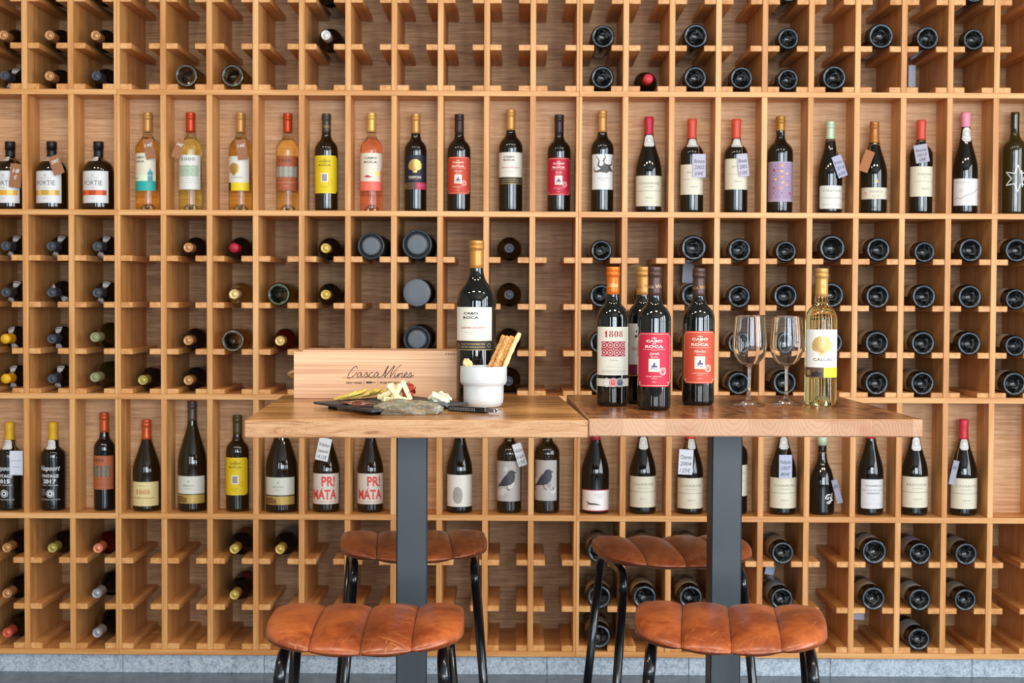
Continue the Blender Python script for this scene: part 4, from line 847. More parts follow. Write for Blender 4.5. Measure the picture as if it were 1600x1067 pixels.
cc = k.mix(.5, ca, cb); cp = k.ramp(pv, [(.1, '#7c4520'), (.9, '#d8a060')])
M_TOPL = k.done(k.mix(.35, cc, cp), .24, .0)
k = N('varnished_acacia_right')
v = k.coord((1, 1, 1)); sp = k.n('ShaderNodeSeparateXYZ'); k.l(v, sp.inputs[0]); pv, _ = planks(k, sp, 0, .085, .2, 9.0)
g1 = k.noise(k.coord((26, 3, 10)), 1, 6, .6, 1.4); g2 = k.noise(k.coord((9, 9, 9)), 1, 4, .6, 2.5)
ca = k.ramp(g1, [(.40, '#3a1808'), (.5, '#8a4a20'), (.60, '#c08048')]); cb = k.ramp(g2, [(.42, '#3c1a0a'), (.5, '#94562a'), (.58, '#cc9058')])
M_TOPR = k.done(k.mix(.3, k.mix(.5, ca, cb), k.ramp(pv, [(.1, '#6a3616'), (.9, '#a86c3a')])), .24, .0)
k = N('raw_acacia_side'); g1 = k.noise(k.coord((5, 5, 60)), 1, 5, .6, 3.0); g2 = k.noise(k.coord((220, 220, 260)), 1, 2, .7)
c1 = k.ramp(g1, [(.30, '#8d5830'), (.42, '#ae7a4c'), (.62, '#bd9064')]); m2 = k.ramp(g2, [(.30, '#8a5a38'), (.42, '#ffffff')]); M_EDGEL = k.done(k.mix(.35, c1, k.mix(1.0, c1, m2, 'MULTIPLY')), .55)
k = N('raw_acacia_end_grain'); v = k.coord((1, 1, 1)); sp = k.n('ShaderNodeSeparateXYZ'); k.l(v, sp.inputs[0]); pv, fl_ = planks(k, sp, 0, .085, .2, 9.0)
fr = k.n('ShaderNodeMath', operation='MULTIPLY_ADD'); fr.inputs[1].default_value = 1/.085; fr.inputs[2].default_value = .2; k.l(sp.outputs[0], fr.inputs[0])
fq = k.n('ShaderNodeMath', operation='FRACT'); k.l(fr.outputs[0], fq.inputs[0])
ox = k.n('ShaderNodeMath', operation='SUBTRACT'); k.l(fq.outputs[0], ox.inputs[0]); k.l(pv, ox.inputs[1])
om = k.n('ShaderNodeMath', operation='MULTIPLY'); om.inputs[1].default_value = .17; k.l(ox.outputs[0], om.inputs[0])
cz = k.n('ShaderNodeCombineXYZ'); k.l(om.outputs[0], cz.inputs[0]); pz = k.n('ShaderNodeMath', operation='MULTIPLY_ADD'); pz.inputs[1].default_value = -.16; pz.inputs[2].default_value = .03; k.l(pv, pz.inputs[0])
sz = k.n('ShaderNodeMath', operation='ADD'); k.l(sp.outputs[2], sz.inputs[0]); k.l(pz.outputs[0], sz.inputs[1]); k.l(sz.outputs[0], cz.inputs[2])
wv = k.n('ShaderNodeTexWave', wave_type='RINGS', rings_direction='Y'); wv.inputs['Scale'].default_value = 26; wv.inputs['Distortion'].default_value = 3.0; wv.inputs['Detail'].default_value = 2; wv.inputs['Detail Scale'].default_value = 1.5; k.l(cz.outputs[0], wv.inputs['Vector'])
c1 = k.ramp(wv.outputs['Fac'], [(.0, '#8c6144'), (.2, '#b08462'), (1.0, '#b88e6c')]); c2 = k.ramp(pv, [(.0, '#a06c46'), (1.0, '#c09674')]); kn = k.noise(k.coord((7, 7, 14)), 1, 3, .5, 1.0)
M_EDGER = k.done(k.mix(k.ramp(kn, [(.55, (0, 0, 0)), (.72, (.5, .5, .5))]), k.mix(.68, c1, c2), '#9a5c3c'), .55)
k = N('grey_metal_post'); M_POST = k.done(k.ramp(k.noise(k.coord((3, 3, 2)), 1, 3), [(.3, '#23282d'), (.7, '#30363c')]), .42); 
M_BLACK = mat('black_metal', '#0c0d10', .22, 0.0, coat=.4)
def table(label, fl_px, fr_px, bl_px, br_px, mt, me_, post_px, yfront, foot=True):
    a, b_, c, d = on(*fl_px, TZ), on(*fr_px, TZ), on(*bl_px, TZ), on(*br_px, TZ)
    ex = (b_-a); wdt = ex.length; ex.normalize(); ang = math.atan2(ex.y, ex.x); dep = .70
    ctr = (a+b_)/2 + Vector((-ex.y, ex.x, 0))*dep/2
    print(label, 'width', round(wdt, 3), 'deg', round(math.degrees(ang), 2), 'back seen', round((c-a).length, 3), round((d-b_).length, 3), 'front y', round(a.y, 3), round(b_.y, 3))
    return a, b_, c, d, ctr
def make_table(label, cx, cy, ang, wdt, dep, mt, me_, px, py, pw):
    root = empty('bar_table', label, 'table', (cx, cy, 0), (0, 0, ang))
    h = wdt/2; g = dep/2; bv = .0025
    m = MB(); z0, z1 = TZ-TT, TZ
    m.box(-h, h, -g, g, z0, z1, 0, bev=bv)
    for i, f in enumerate(m.f):
        if all(m.v[q][2] > z1-1e-6 for q in f): m.mi[i] = 1
    m.v = [(x, y, z-z0) for x, y, z in m.v]
    o = m.build('table_top', [me_, mt], root); o.location = (0, 0, z0)
    inv = Matrix.Rotation(-ang, 4, 'Z'); p = inv @ Vector((px-cx, py-cy, 0))
    m = MB(); m.box(p.x-pw/2, p.x+pw/2, p.y-pw/2, p.y+pw/2, .012, z0-.006, bev=.003); m.build('post', [M_POST], root)
    m = MB(); m.box(p.x-.14, p.x+.14, p.y-.14, p.y+.14, z0-.006, z0-.0002, bev=.001); m.build('top_plate', [M_POST], root)
    m = MB(); m.box(p.x-.135, p.x+.135, p.y-.135, p.y+.105, .0002, .012, bev=.002); m.build('base_plate', [M_POST], root)
    return root
ta = table('left', (382, 655.5), (919, 656.5), (439.3, 616.8), (876.6, 618), None, None, None, None)
tb = table('right', (920, 654.5), (1440.5, 655), (883.6, 615), (1313.8, 619.5), None, None, None, None)
def quadtable(label, t, mt, me_, postpx, pw=.069):
    a, b_, c, d, _ = t
    ang = math.atan2((c-a).x*-1+(d-b_).x*-1, (c-a).y+(d-b_).y)   # mean direction of the two side edges
    wdt = (b_-a).length; dep = ((c-a).length+(d-b_).length)/2
    ax = Vector((math.cos(ang), math.sin(ang), 0)); ay = Vector((-math.sin(ang), math.cos(ang), 0))
    ctr = (a+b_)/2+ay*dep/2
    py = ctr.y-.01; p = at(postpx, 850, py-pw/2)
    print(label, 'ang', round(math.degrees(ang), 2), 'w', round(wdt, 3), 'd', round(dep, 3))
    return make_table(label, ctr.x, ctr.y, ang, wdt, dep, mt, me_, p.x, py, pw)
quadtable('square wooden bar table on the left carrying the wine box and snacks', ta, M_TOPL, M_EDGEL, 642)
quadtable('square wooden bar table on the right carrying wine glasses and five bottles', tb, M_TOPR, M_EDGER, 1134.5)

# ------------------------------------------------------------------ bottles and glasses on the tables
def tabled(label, x, ybase, ytop, Rb, kind, glass, cap, labels, cap_y, text=None, style='foil', extra=None):
    front = on(x, ybase, TZ); Y = front.y+Rb*.93; c = at(x, ybase, Y); root = empty('wine_bottle', label, 'bottle', (at(x, 560, Y).x, Y, TZ+.0003), group='bottles standing on the bar tables')
    H = at(x, ytop, Y).z-TZ; cz = (at(x, cap_y, Y-.014).z-TZ)/H
    print('table bottle', label[:30], 'Y', round(Y, 3), 'H', round(H, 3))
    f = make_bottle(root, kind, Rb, H, glass, cap, cz, style, n=64, text=text)
    for (y0, y1, half, turn, fn, *ar) in labels:
        L = Label(f, at(x, y1, Y-Rb).z-TZ, at(x, y0, Y-Rb).z-TZ, half, root, R(turn)); fn(L, *ar); L.done()
    return root
tabled('black bottle with orange cap and white label with red patterned panel', 957, 635.5, 417.5, .0358, 'bordeaux', 'black', '#d86a1c', [(511, 586.5, 74, 0, D_1808), (592, 604, 84, 0, D_award)], 460, ('#f0c890', '1808'))
tabled('black bottle with gold cap half hidden between two bottles', 1003.5, 632, 417.5, .0358, 'bordeaux', 'black', '#b8803c', [(506, 588, 76, 12, D_cabocream, True)], 461, ('#8a6420', 'Casca Wines'))
tabled('black bottle with brown cap and crimson label, front one on right table', 1022, 641.5, 417.5, .0368, 'bordeaux', 'black', '#4c342e', [(520, 605, 70, -5, D_crimson, 'Syrah')], 462, ('#c8a890', 'Casca Wines'))
tabled('black bottle with brown cap and orange-red label beside the wine glasses', 1091, 634, 419.5, .0368, 'bordeaux', 'black', '#4c342e', [(517.5, 599.5, 70, -1, D_orange, 'Merlot')], 463, ('#c09040', 'Casca Wines'))
tabled('clear bottle of yellow wine with gold cap and shell label', 1282.5, 634.5, 420, .0362, 'bordeaux', 'white', '#b98a48', [(515, 590, 76, -4, D_cascas)], 463.5, ('#7c5820', ''))
tabled('large black bottle with gold cap standing behind the white pot', 744, 628.5, 376.5, .0468, 'magnum', 'black', '#b8803c', [(480, 547.5, 62, -10, D_cabocream)], 419)

M_CLEAR = mat('clear_glass', '#ffffff', 0.0, trans=1.0, ior=1.45)
def wine_glass(label, x, ybase, ytop):
    c = on(x, ybase-5, TZ); Y = c.y; H = at(x, ytop, Y).z-TZ; s = H/.205
    root = empty('wine_glass', label, 'glass', (c.x, c.y, TZ+.0003))
    outer = smooth([(.0036, .082), (.0060, .088), (.019, .0945), (.0325, .110), (.0385, .130), (.0388, .148), (.0365, .172), (.0335, .2045)], 5)
    inner = [(max(r-.0012, 0), z) for r, z in outer[4:]]
    inner = [(r, z) for r, z in outer[::-1] if z > .0925]
    inner = [(.0333, .2049), (.0330, .2047)]+[(r-.0008, z+.0002) for r, z in inner if z < .203]+[(.012, .0925), (0, .0905)]
    MB().lathe([(r*s, z*s) for r, z in [(.0036, .082)]+outer[1:]+inner], 48).build('bowl', [M_CLEAR], root)
    MB().lathe([(r*s, z*s) for r, z in smooth([(.0075, .0115), (.0050, .020), (.0036, .032), (.0034, .060), (.0036, .0822)], 4)], 24).build('stem', [M_CLEAR], root)
    MB().lathe([(r*s, z*s) for r, z in [(0, .0012), (.034, .0), (.0368, .0006), (.0372, .0018), (.036, .0028), (.020, .0060), (.0115, .0085), (.0076, .0120)]], 48).build('foot', [M_CLEAR], root)
wine_glass('left one of the two empty stemmed wine glasses, beside the orange-red label', 1170.5, 638, 492.5)
wine_glass('right one of the two empty stemmed wine glasses, beside the yellow wine', 1228.5, 637, 493.5)

# ------------------------------------------------------------------ wine box
k = N('pale_pine'); g1 = k.noise(k.coord((1.5, 60, 150)), 1, 4, .55, .3); g2 = k.noise(k.coord((1.0, 9, 22)), 1, 2, .5, .4)
M_PINE = k.done(k.mix(.5, k.ramp(g1, [(.36, '#b07c54'), (.48, '#d6a67c'), (.62, '#e6bf98')]), k.ramp(g2, [(.35, '#cf9576'), (.62, '#e4bb90')])), .55)
fl0 = on(457.5, 623.3, TZ); fr0 = on(714, 623.3, TZ); Yb = (fl0.y+fr0.y)/2
wbx = fr0.x-fl0.x; hb = at(585, 550.2, Yb).z-TZ; db = .13
box = empty('wine_box', 'long pale pine wine box with branded script lettering lying on the left table', 'box', ((fl0.x+fr0.x)/2, Yb, TZ+.0003))
m = MB(); m.box(-wbx/2, wbx/2, 0, .010, 0, hb, bev=.0006); m.build('front_board', [M_PINE], box)
m = MB(); m.box(-wbx/2, wbx/2, db-.010, db, 0, hb, bev=.0006); m.build('back_board', [M_PINE], box)
for sx in (-1, 1):
    m = MB(); m.box(min(sx*(wbx/2-.011), sx*wbx/2-sx*.0005), max(sx*(wbx/2-.011), sx*wbx/2-sx*.0005), .0101, db-.0101, 0, hb, bev=.0005); m.build('end_board', [M_PINE], box)
m = MB(); m.box(-wbx/2+.011, wbx/2-.0005, .0101, db-.0101, 0, .006); m.build('base_board', [M_PINE], box)
m = MB(); m.box(-wbx/2+.02, wbx/2+.0, .003, db-.003, hb, hb+.004, bev=.0008); m.build('lid', [M_PINE], box)
m = MB(); m.tube([(-wbx/2, .05, hb*.55), (-wbx/2-.012, .05, hb*.54), (-wbx/2-.020, .056, hb*.50), (-wbx/2-.014, .062, hb*.44), (-wbx/2, .066, hb*.46)], [.0035, .0045, .005, .0045, .0035], 8); m.build('rope_handle', [mat('jute_rope', '#c79a58', .9)], box)
INK = '#4a2a20'
L = Label(None, 0, hb, wbx/2, box.children[0]); L.n = 2
def bx(px, py):                                     # pixel of the board to label units
    p = at(px, py, Yb); return ((p.x-box.location.x)/hb, (p.z-TZ)/hb)
def script(pts, w_=2.0, thin=.72):
    q = smooth([bx(543+(x)*1.0, 590-y) for x, y in pts], 4); n = len(q); W = [(w_*(.55+.45*abs(math.sin(i*.55)))*thin)/685/ hb for i in range(n)]
    L.line(INK, q, [v_*1.0 for v_ in W], 'script_lettering')
# "Casca Wines" written in strokes; x from 0 at the C, y above the baseline (in the board's pixels)
script([(15.5, 14), (13.5, 17.5), (9, 15), (3.5, 8), (0.5, 2), (1.5, -1), (6, 0), (11, 4), (15, 8)], 1.9)
script([(22, 7), (19, 8), (15.5, 4), (15, .5), (18, 1), (22, 6.5), (21, 1), (24, 1.5), (26, 3)])
script([(26, 3), (30.5, 8), (31, 5), (30, 1), (26.5, .5)]); script([(30, 1), (34, 3)])
script([(40, 7), (37.5, 8), (34, 4), (34, .8), (38, .8), (41, 3)])
script([(48.5, 7), (45.5, 8), (42, 4), (41.5, .5), (44.5, 1), (48.5, 6.5), (47.5, 1), (51, 1), (56, 4)])
script([(55, 2), (60, 12), (64, 18.5), (60.5, 10), (58, 1), (59, .8)], 2.1); script([(58.5, 1), (66, 10), (74, 19), (69, 9), (66.5, 1), (67, .8)], 2.1); script([(67, 1), (74, 10), (81, 18), (85, 20)], 1.6)
script([(75, 7), (73, 1), (75.5, 1), (79, 5)]); L.disc(INK, *bx(543+77, 590-10.5), .008, 'script_lettering')
script([(80.5, 7.5), (78.5, .8), (82, 5.5), (85.5, 7.5), (85.5, 5), (84.5, 1), (87, 1), (89, 3)])
script([(89, 3), (93, 6), (92.5, 8), (89.5, 6), (88.5, 1.5), (92, .6), (96, 4)])
script([(95, 3), (99.5, 8), (99.5, 4.5), (98, .8), (94.5, .8)]); script([(98.5, 1), (104, 4)])
L.line(INK, [bx(535, 590.3), bx(590, 590.3), bx(647, 590.0)], .006, 'rule')
def btext(t, px0, px1, py, hpx):
    a, b_ = bx(px0, py), bx(px1, py); h_ = abs(bx(px0, py-hpx)[1]-a[1]); L.text(INK, t, (a[0]+b_[0])/2, a[1], h_, fit=b_[0]-a[0], bold=.03)
btext('NEW WINES', 541, 565.5, 599.6, 2.7); btext('FROM THE OLD WORLD', 593.5, 640.5, 599.4, 2.7)
for px in (568.5, 590.3): L.line(INK, [bx(px, 593.5), bx(px, 602)], .006, 'rule')
a = bx(572, 597.8); L.poly(INK, [bx(572, 599.2), bx(572, 596.2), bx(580, 596.2), bx(582, 597.2), bx(587, 597.3), bx(587, 598.2), bx(582, 598.2), bx(580, 599.2)], 'bottle_emblem')
for q in range(8): L.rect(INK, *sorted((bx(680+q*4, 553)[0], bx(682.5+q*4, 553)[0])), *sorted((bx(680, 553.8)[1], bx(680, 552.2)[1])), 'stamp_mark') if q > 3 else None
L.done()

# ------------------------------------------------------------------ white pot with breadsticks
pf = on(755.5, 637.5, TZ); Rp = .0420; Yp = pf.y+Rp*.85; sp_ = F_PX/(Yp-CAM.y); hp = at(755, 572, Yp).z-TZ; rt_ = 36.6/sp_; rb_ = 31.5/sp_
pot = empty('ceramic_pot', 'stepped white ceramic pot holding the breadsticks', 'pot', (at(755.5, 605, Yp).x, Yp, TZ+.0003))
MB().lathe([(0, .001), (rb_*.78, .0), (rb_*.90, .003), (rb_*.98, .011), (rb_, .02), (rb_, hp*.50), (rb_*1.01, hp*.53), (rt_*.96, hp*.57), (rt_*.995, hp*.63), (rt_, hp*.70), (rt_, hp*.985), (rt_*.985, hp), (rt_*.93, hp), (rt_*.92, hp*.98), (rt_*.91, hp*.65), (rb_*.9, hp*.52), (rb_*.9, .012), (0, .008)], 64).build('pot', [mat('white_glaze', '#c8cccd', .28, coat=.3)], pot)
k = N('baked_sesame_crust'); vo = k.n('ShaderNodeTexVoronoi'); vo.inputs['Scale'].default_value = 400; k.l(k.coord((1, 1, .55)), vo.inputs['Vector']); nn = k.noise(k.coord((1, 1, 1)), 45, 3)
cs = k.mix(k.ramp(vo.outputs['Distance'], [(.25, (1, 1, 1)), (.45, (0, 0, 0))]), k.ramp(nn, [(.3, '#b86a20'), (.6, '#dc9a48')]), '#f2d49c'); k.bump(vo.outputs['Distance'], .8, -.001); M_STICK = k.done(cs, .6)
M_CRUMB = mat('pale_bread', '#e8c690', .75)
def stick(label, bpx, tpx, ytop, r_, mt=M_STICK):
    top = at(*tpx, ytop); bot = Vector((pot.location.x+bpx, Yp+.004, TZ+.016)); n = 30
    root = MB(); pts = []; rr = []
    d = (top-bot); off = d.orthogonal().normalized()
    for i in range(n+1):
        t = i/n; pts.append(bot+d*t-bot+off*.0008*math.sin(t*9+bpx*300)); rr.append(r_*(1+.09*math.sin(t*37+bpx*900)+.05*math.sin(t*71))*(.75 if i in (0, n) else 1))
    root.tube(pts, rr, 12)
    o = root.build('breadstick', [mt]); o.location = bot; tag(o, label, 'breadstick', 'breadsticks in the white pot')
stick('left sesame breadstick in the white pot', -.018, (788, 524), Yp+.016, .0060)
stick('middle sesame breadstick in the white pot', -.006, (794, 525), Yp-.006, .0057)
stick('third sesame breadstick in the white pot, just left of the longest', .002, (800.5, 525), Yp+.018, .0060)
stick('longest plain breadstick leaning at the right of the white pot', .013, (812, 520), Yp-.002, .0056, M_CRUMB)
import bmesh
def lump(name, label, cat, loc, sx, sy, sz, m, seed, group=None, amp=.25, rot=(0, 0, 0), sub=3, flat=None, smooth_=False):
    rnd = random.Random(seed); bm = bmesh.new(); bmesh.ops.create_icosphere(bm, subdivisions=sub, radius=1)
    dirs = [(Vector((rnd.uniform(-1, 1), rnd.uniform(-1, 1), rnd.uniform(-1, 1))).normalized(), rnd.uniform(-amp, amp), rnd.uniform(1.5, 5)) for _ in range(9)]
    for v_ in bm.verts:
        n_ = v_.co.normalized(); q = 1+sum(a_*math.sin(fr_*n_.dot(d_)*2+fr_) for d_, a_, fr_ in dirs)/3+rnd.uniform(-.03, .03)
        v_.co = Vector((n_.x*q*sx, n_.y*q*sy, n_.z*q*sz))
    lo = min(v_.co.z for v_ in bm.verts)
    for v_ in bm.verts:
        if flat is not None: v_.co.z = max(v_.co.z, -sz*flat)
    lo = min(v_.co.z for v_ in bm.verts)
    for v_ in bm.verts: v_.co.z -= lo
    me = bpy.data.meshes.new(name); bm.to_mesh(me); bm.free(); me.materials.append(m)
    if smooth_:
        for p in me.polygons: p.use_smooth = True
    o = bpy.data.objects.new(name, me); COL.objects.link(o); o.location = loc; o.rotation_euler = rot; tag(o, label, cat, group); return o
# a broken bit of bread sticking out of the pot
rz = at(727, 569, Yp-.01); lump('bread_piece', 'small torn bread piece peeping over the left rim of the white pot', 'bread', (rz.x+.004, Yp-.002, rz.z-.010), .010, .008, .011, M_CRUMB, 5, amp=.35, sub=2)

# ------------------------------------------------------------------ slate, cheese, meats, stone, knife
k = N('dark_slate'); nn = k.noise(k.coord((1, 1, 1)), 60, 5, .6); k.bump(nn, .5, .001); M_SLATE = k.done(k.ramp(nn, [(.3, '#2e2f31'), (.7, '#46474a')]), .55)
p1, p2, p3 = on(490, 628, TZ+.012), on(581, 641.0, TZ+.012), on(731, 629.0, TZ+.012)
SZ = TZ+.0125
p4 = p1+(p3-p2); cs_ = (p1+p3)/2
board = empty('slate_board', 'thin dark slate serving board under the cheese and meats', 'board', (cs_.x, cs_.y, TZ))
def slab(pts, z0, z1):
    m = MB(); q = [Vector((p.x-cs_.x, p.y-cs_.y, 0)) for p in pts]; n = len(q)
    m.add([(a.x, a.y, z0) for a in q]+[(a.x, a.y, z1) for a in q], [tuple(range(n))[::-1], tuple(range(n, 2*n))]+[(i, (i+1) % n, (i+1) % n+n, i+n) for i in range(n)]); m.fixn = True; return m
slab([p1, p2, p3, p4], .0075, .0125).build('slab', [M_SLATE], board)
for t1, t2 in ((.12, .14), (.86, .14), (.86, .86), (.12, .86)):
    p = p1+(p2-p1)*t2+(p4-p1)*t1 if False else p1+(p2-p1)*t2*.98+(p3-p2)*t1*.98
    MB().lathe([(0, .0003), (.010, .0003), (.010, .0074), (0, .0074)], 16, mtx=Matrix.Translation((p.x-cs_.x, p.y-cs_.y, 0))).build('foot', [mat('rubber', '#141414', .7)], board)
print('slate', p1, p2, p3, p4)
k = N('yellow_cheese'); M_CHS = k.done(k.ramp(k.noise(k.coord((1, 1, 1)), 50, 3), [(.3, '#e6c04c'), (.7, '#f4da78')]), .4); k.b.inputs['Subsurface Weight'].default_value = .15; k.b.inputs['Subsurface Radius'].default_value = (.01, .006, .003)
k = N('pale_cheese'); M_CHP = k.done(k.ramp(k.noise(k.coord((1, 1, 1)), 50, 3), [(.3, '#eeda9c'), (.7, '#f8ecc4')]), .42)
k = N('cured_ham'); M_HAM = k.done(k.ramp(k.noise(k.coord((1, 1, 1)), 130, 5, .7), [(.40, '#5e1c18'), (.52, '#843430'), (.64, '#c8988c')]), .32)
k = N('salami_red'); M_SAL = k.done(k.ramp(k.noise(k.coord((1, 1, 1)), 160, 3, .6), [(.45, '#b02a20'), (.6, '#c8503c'), (.72, '#e8b4a0')]), .3)
def cut_piece(name, label, cat, px, py, w_, d_, h_, m, rot, z=SZ, wedge=1.0, group=None):
    b_ = MB(); b_.box(-w_/2, w_/2, -d_/2, d_/2, 0, h_, bev=.0008); b_.v = [(x*(wedge if zz > h_/2 else 1), y, zz) for x, y, zz in b_.v]
    mt_ = Matrix.Rotation(R(rot[2]), 4, 'Z') @ Matrix.Rotation(R(rot[1]), 4, 'Y') @ Matrix.Rotation(R(rot[0]), 4, 'X')
    b_.v = [tuple(mt_ @ Vector(v_)) for v_ in b_.v]; lo = min(v_[2] for v_ in b_.v); b_.v = [(x, y, zz-lo) for x, y, zz in b_.v]
    o = b_.build(name, [m]); p = on(px, py, z); o.location = (p.x, p.y, z+.0003); tag(o, label, cat, group); return o
ORD = ['leftmost', 'second', 'third', 'fourth', 'fifth', 'sixth', 'seventh', 'eighth', 'ninth', 'tenth', 'eleventh', 'rightmost']
for i in range(7):
    x = 540+i*8.4; y = 625.2-.55*i-(1.2 if i > 3 else 0)
    cut_piece('cheese_slice', f'thin yellow cheese slice on the slate, {["leftmost", "second", "third", "fourth", "fifth", "sixth", "rightmost"][i]} from the left' if 0 < i < 6 else f'{"leftmost" if i == 0 else "rightmost"} thin yellow cheese slice of the overlapping row', 'cheese', x, y, .044, .034, .0048, M_CHS, (10, -15-3*(i % 3), -22+12*(i % 2)), group='yellow cheese slices')
SP = [(598, 626, 12, -5, .022), (603, 625, -30, 10, .032), (608, 624, 35, -20, .034), (613, 627, -62, 15, .040), (618, 624, 58, 5, .040), (622, 627, 72, 30, .036), (627, 625, -70, -10, .042), (632, 626, 82, 10, .038), (606, 629, 8, 40, .026), (616, 630, 5, -30, .028), (626, 629, -12, 12, .030)]
for i, (x, y, ry, rzz, ln) in enumerate(sorted(SP)):
    cut_piece('cheese_stick', f'pale cut cheese stick on the slate, {ORD[i] if i < 10 else "rightmost"} from the left' if 0 < i < 10 else f'{"leftmost" if i == 0 else "rightmost"} pale cheese stick of the heap', 'cheese', x, y, ln*1.12, .0115, .0105, M_CHP, (0, -abs(ry)*.85 if i % 2 else abs(ry)*.8, rzz), group='pale cheese sticks')
def disc_meat(name, label, px, py, r_, m, rot, z, seed, amp=.12):
    rnd = random.Random(seed); b_ = MB(); n = 22; V_ = []; F_ = []
    ph = rnd.uniform(0, 6)
    for lay in (0, 1):
        V_.append((0, 0, lay*.0016))
        for ri in (.5, 1):
            for i in range(n):
                a = 2*math.pi*i/n; q = r_*ri*(1+amp*.3*math.sin(3*a+ph)); V_.append((q*math.cos(a), q*math.sin(a), lay*.0016+ri*ri*amp*.09*math.sin(2*a+ph)*1+ri*.001))
    o2 = 1+2*n
    for lay in (0, 1):
        o_ = lay*o2
        for i in range(n):
            j = (i+1) % n; t = [(o_, o_+1+i, o_+1+j), (o_+1+i, o_+1+n+i, o_+1+n+j, o_+1+j)]; F_ += t if lay else [x_[::-1] for x_ in t]
    for i in range(n): j = (i+1) % n; F_.append((1+n+i, 1+n+j, o2+1+n+j, o2+1+n+i))
    mt_ = Matrix.Rotation(R(rot[2]), 4, 'Z') @ Matrix.Rotation(R(rot[1]), 4, 'Y') @ Matrix.Rotation(R(rot[0]), 4, 'X')
    V_ = [mt_ @ Vector(v_) for v_ in V_]; lo = min(v_.z for v_ in V_); V_ = [(v_.x, v_.y, v_.z-lo) for v_ in V_]
    b_.add(V_, F_, 0, True); o = b_.build(name, [m]); p = on(px, py, z); o.location = (p.x, p.y, z); tag(o, label, 'meat', None); return o
disc_meat('ham_slice', 'dark marbled cured ham slice at the left front of the slate', 548, 631.5, .027, M_HAM, (2, 1, 10), SZ+.0003, 1, .03)
disc_meat('ham_slice', 'dark marbled cured ham slice at the slate front, right of the first', 568, 633.5, .025, M_HAM, (2, -2, 60), SZ+.0026, 2, .03)
disc_meat('salami_slice', 'folded red salami slice standing behind the cheese sticks', 633, 619, .017, M_SAL, (58, 10, 20), SZ+.0003, 3)
disc_meat('salami_slice', 'red salami slice lying low at the right of the cheese sticks', 639, 622, .017, M_SAL, (14, -6, 0), SZ+.0003, 4)
disc_meat('salami_slice', 'topmost red salami slice right of the cheese sticks', 639, 620, .015, M_SAL, (18, -12, 40), SZ+.008, 6)
# rough oyster-like stone slab in front
k = N('rough_veined_stone'); n1 = k.noise(k.coord((1, 1, 2)), 26, 6, .65, 1.2); n2 = k.noise(k.coord((1, 1, 2)), 70, 5, .7)
cst = k.mix(.5, k.ramp(n1, [(.36, '#24261f'), (.46, '#5a573f'), (.52, '#99622a'), (.57, '#5f645a'), (.68, '#c4c8be')]), k.ramp(n2, [(.3, '#3c4240'), (.6, '#a39a80')])); k.bump(n2, .8, .003); M_ROCK = k.done(cst, .45)
ps = on(641, 648.5, TZ); rock = lump('rock', 'rough veined grey-brown stone slab lying in front of the slate', 'stone', (ps.x+.001, ps.y+.011, TZ+.0003), .064, .0175, .0200, M_ROCK, 11, amp=.34, rot=(0, 0, R(8)), sub=4, flat=.55)
k = N('blue_cheese'); n1 = k.noise(k.coord((1, 1, 1)), 90, 5, .7); k.bump(n1, .8, .002); M_BLUE = k.done(k.ramp(n1, [(.34, '#7f9488'), (.46, '#e3dcbc'), (.7, '#f4eed6')]), .5)
pb = on(688, 630, SZ); lump('blue_cheese', 'crumbly wedge of blue-veined cheese behind the stone slab', 'cheese', (pb.x, pb.y+.006, SZ+.0003), .021, .014, .0150, M_BLUE, 21, amp=.42, sub=4, flat=.6)
# folding knife
ka, kb, kc = on(679, 635.5, TZ+.008), on(702, 636.5, TZ+.008), on(778, 641, TZ+.008)
kd = (kc-kb); klen = kd.length; kan = math.atan2(kd.y, kd.x)
kn_ = empty('folding_knife', 'open folding knife with dark handle lying against the white pot', 'knife', (kb.x, kb.y, TZ), (0, 0, kan))
m = MB(); m.box(0, klen*.80, -.009, .009, .0006, .0125, bev=.003); m.build('handle', [mat('dark_horn', '#1c1b1c', .3, coat=.3)], kn_)
m = MB(); m.box(.006, klen*.58, -.0098, -.0088, .0035, .0098, bev=.0004)
m.build('handle_inlay', [mat('grey_inlay', '#6a6c70', .4, .4)], kn_)
m = MB()
for i in range(9): m.lathe([(0, -.0006), (.0013, -.0006), (.0013, .0006), (0, .0006)], 8, mtx=Matrix.Translation((.012+i*klen*.058, -.0099, .0067)) @ Matrix.Rotation(R(90), 4, 'X'))
m.build('pin', [mat('pin_steel', '#2c2c2e', .3, .6)], kn_)
m = MB(); m.box(klen*.80, klen*.97, -.008, -.0045, .003, .0105, bev=.0008); m.box(klen*.80, klen*.97, .0045, .008, .003, .0105, bev=.0008); m.lathe([(0, -.009), (.0022, -.009), (.0022, .009), (0, .009)], 10, mtx=Matrix.Translation((klen*.70, 0, .0065)) @ Matrix.Rotation(R(90), 4, 'X')); m.build('bolster', [mat('bolster_steel', '#8a8c90', .25, .9)], kn_)
m = MB(); m.tube([(klen*1.0+.006*math.cos(a), .006*math.sin(a), .0075+.003*math.sin(a)) for a in [2*math.pi*i/18 for i in range(18)]], .0012, 8, closed=True); m.tube([(klen*1.01+.004*math.cos(a), .004*math.sin(a)-.004, .0045) for a in [2*math.pi*i/14 for i in range(14)]], .001, 8, closed=True); m.build('ring', [mat('chrome', '#d8dadc', .12, 1.0)], kn_)
bl = (kb-ka).length*1.6
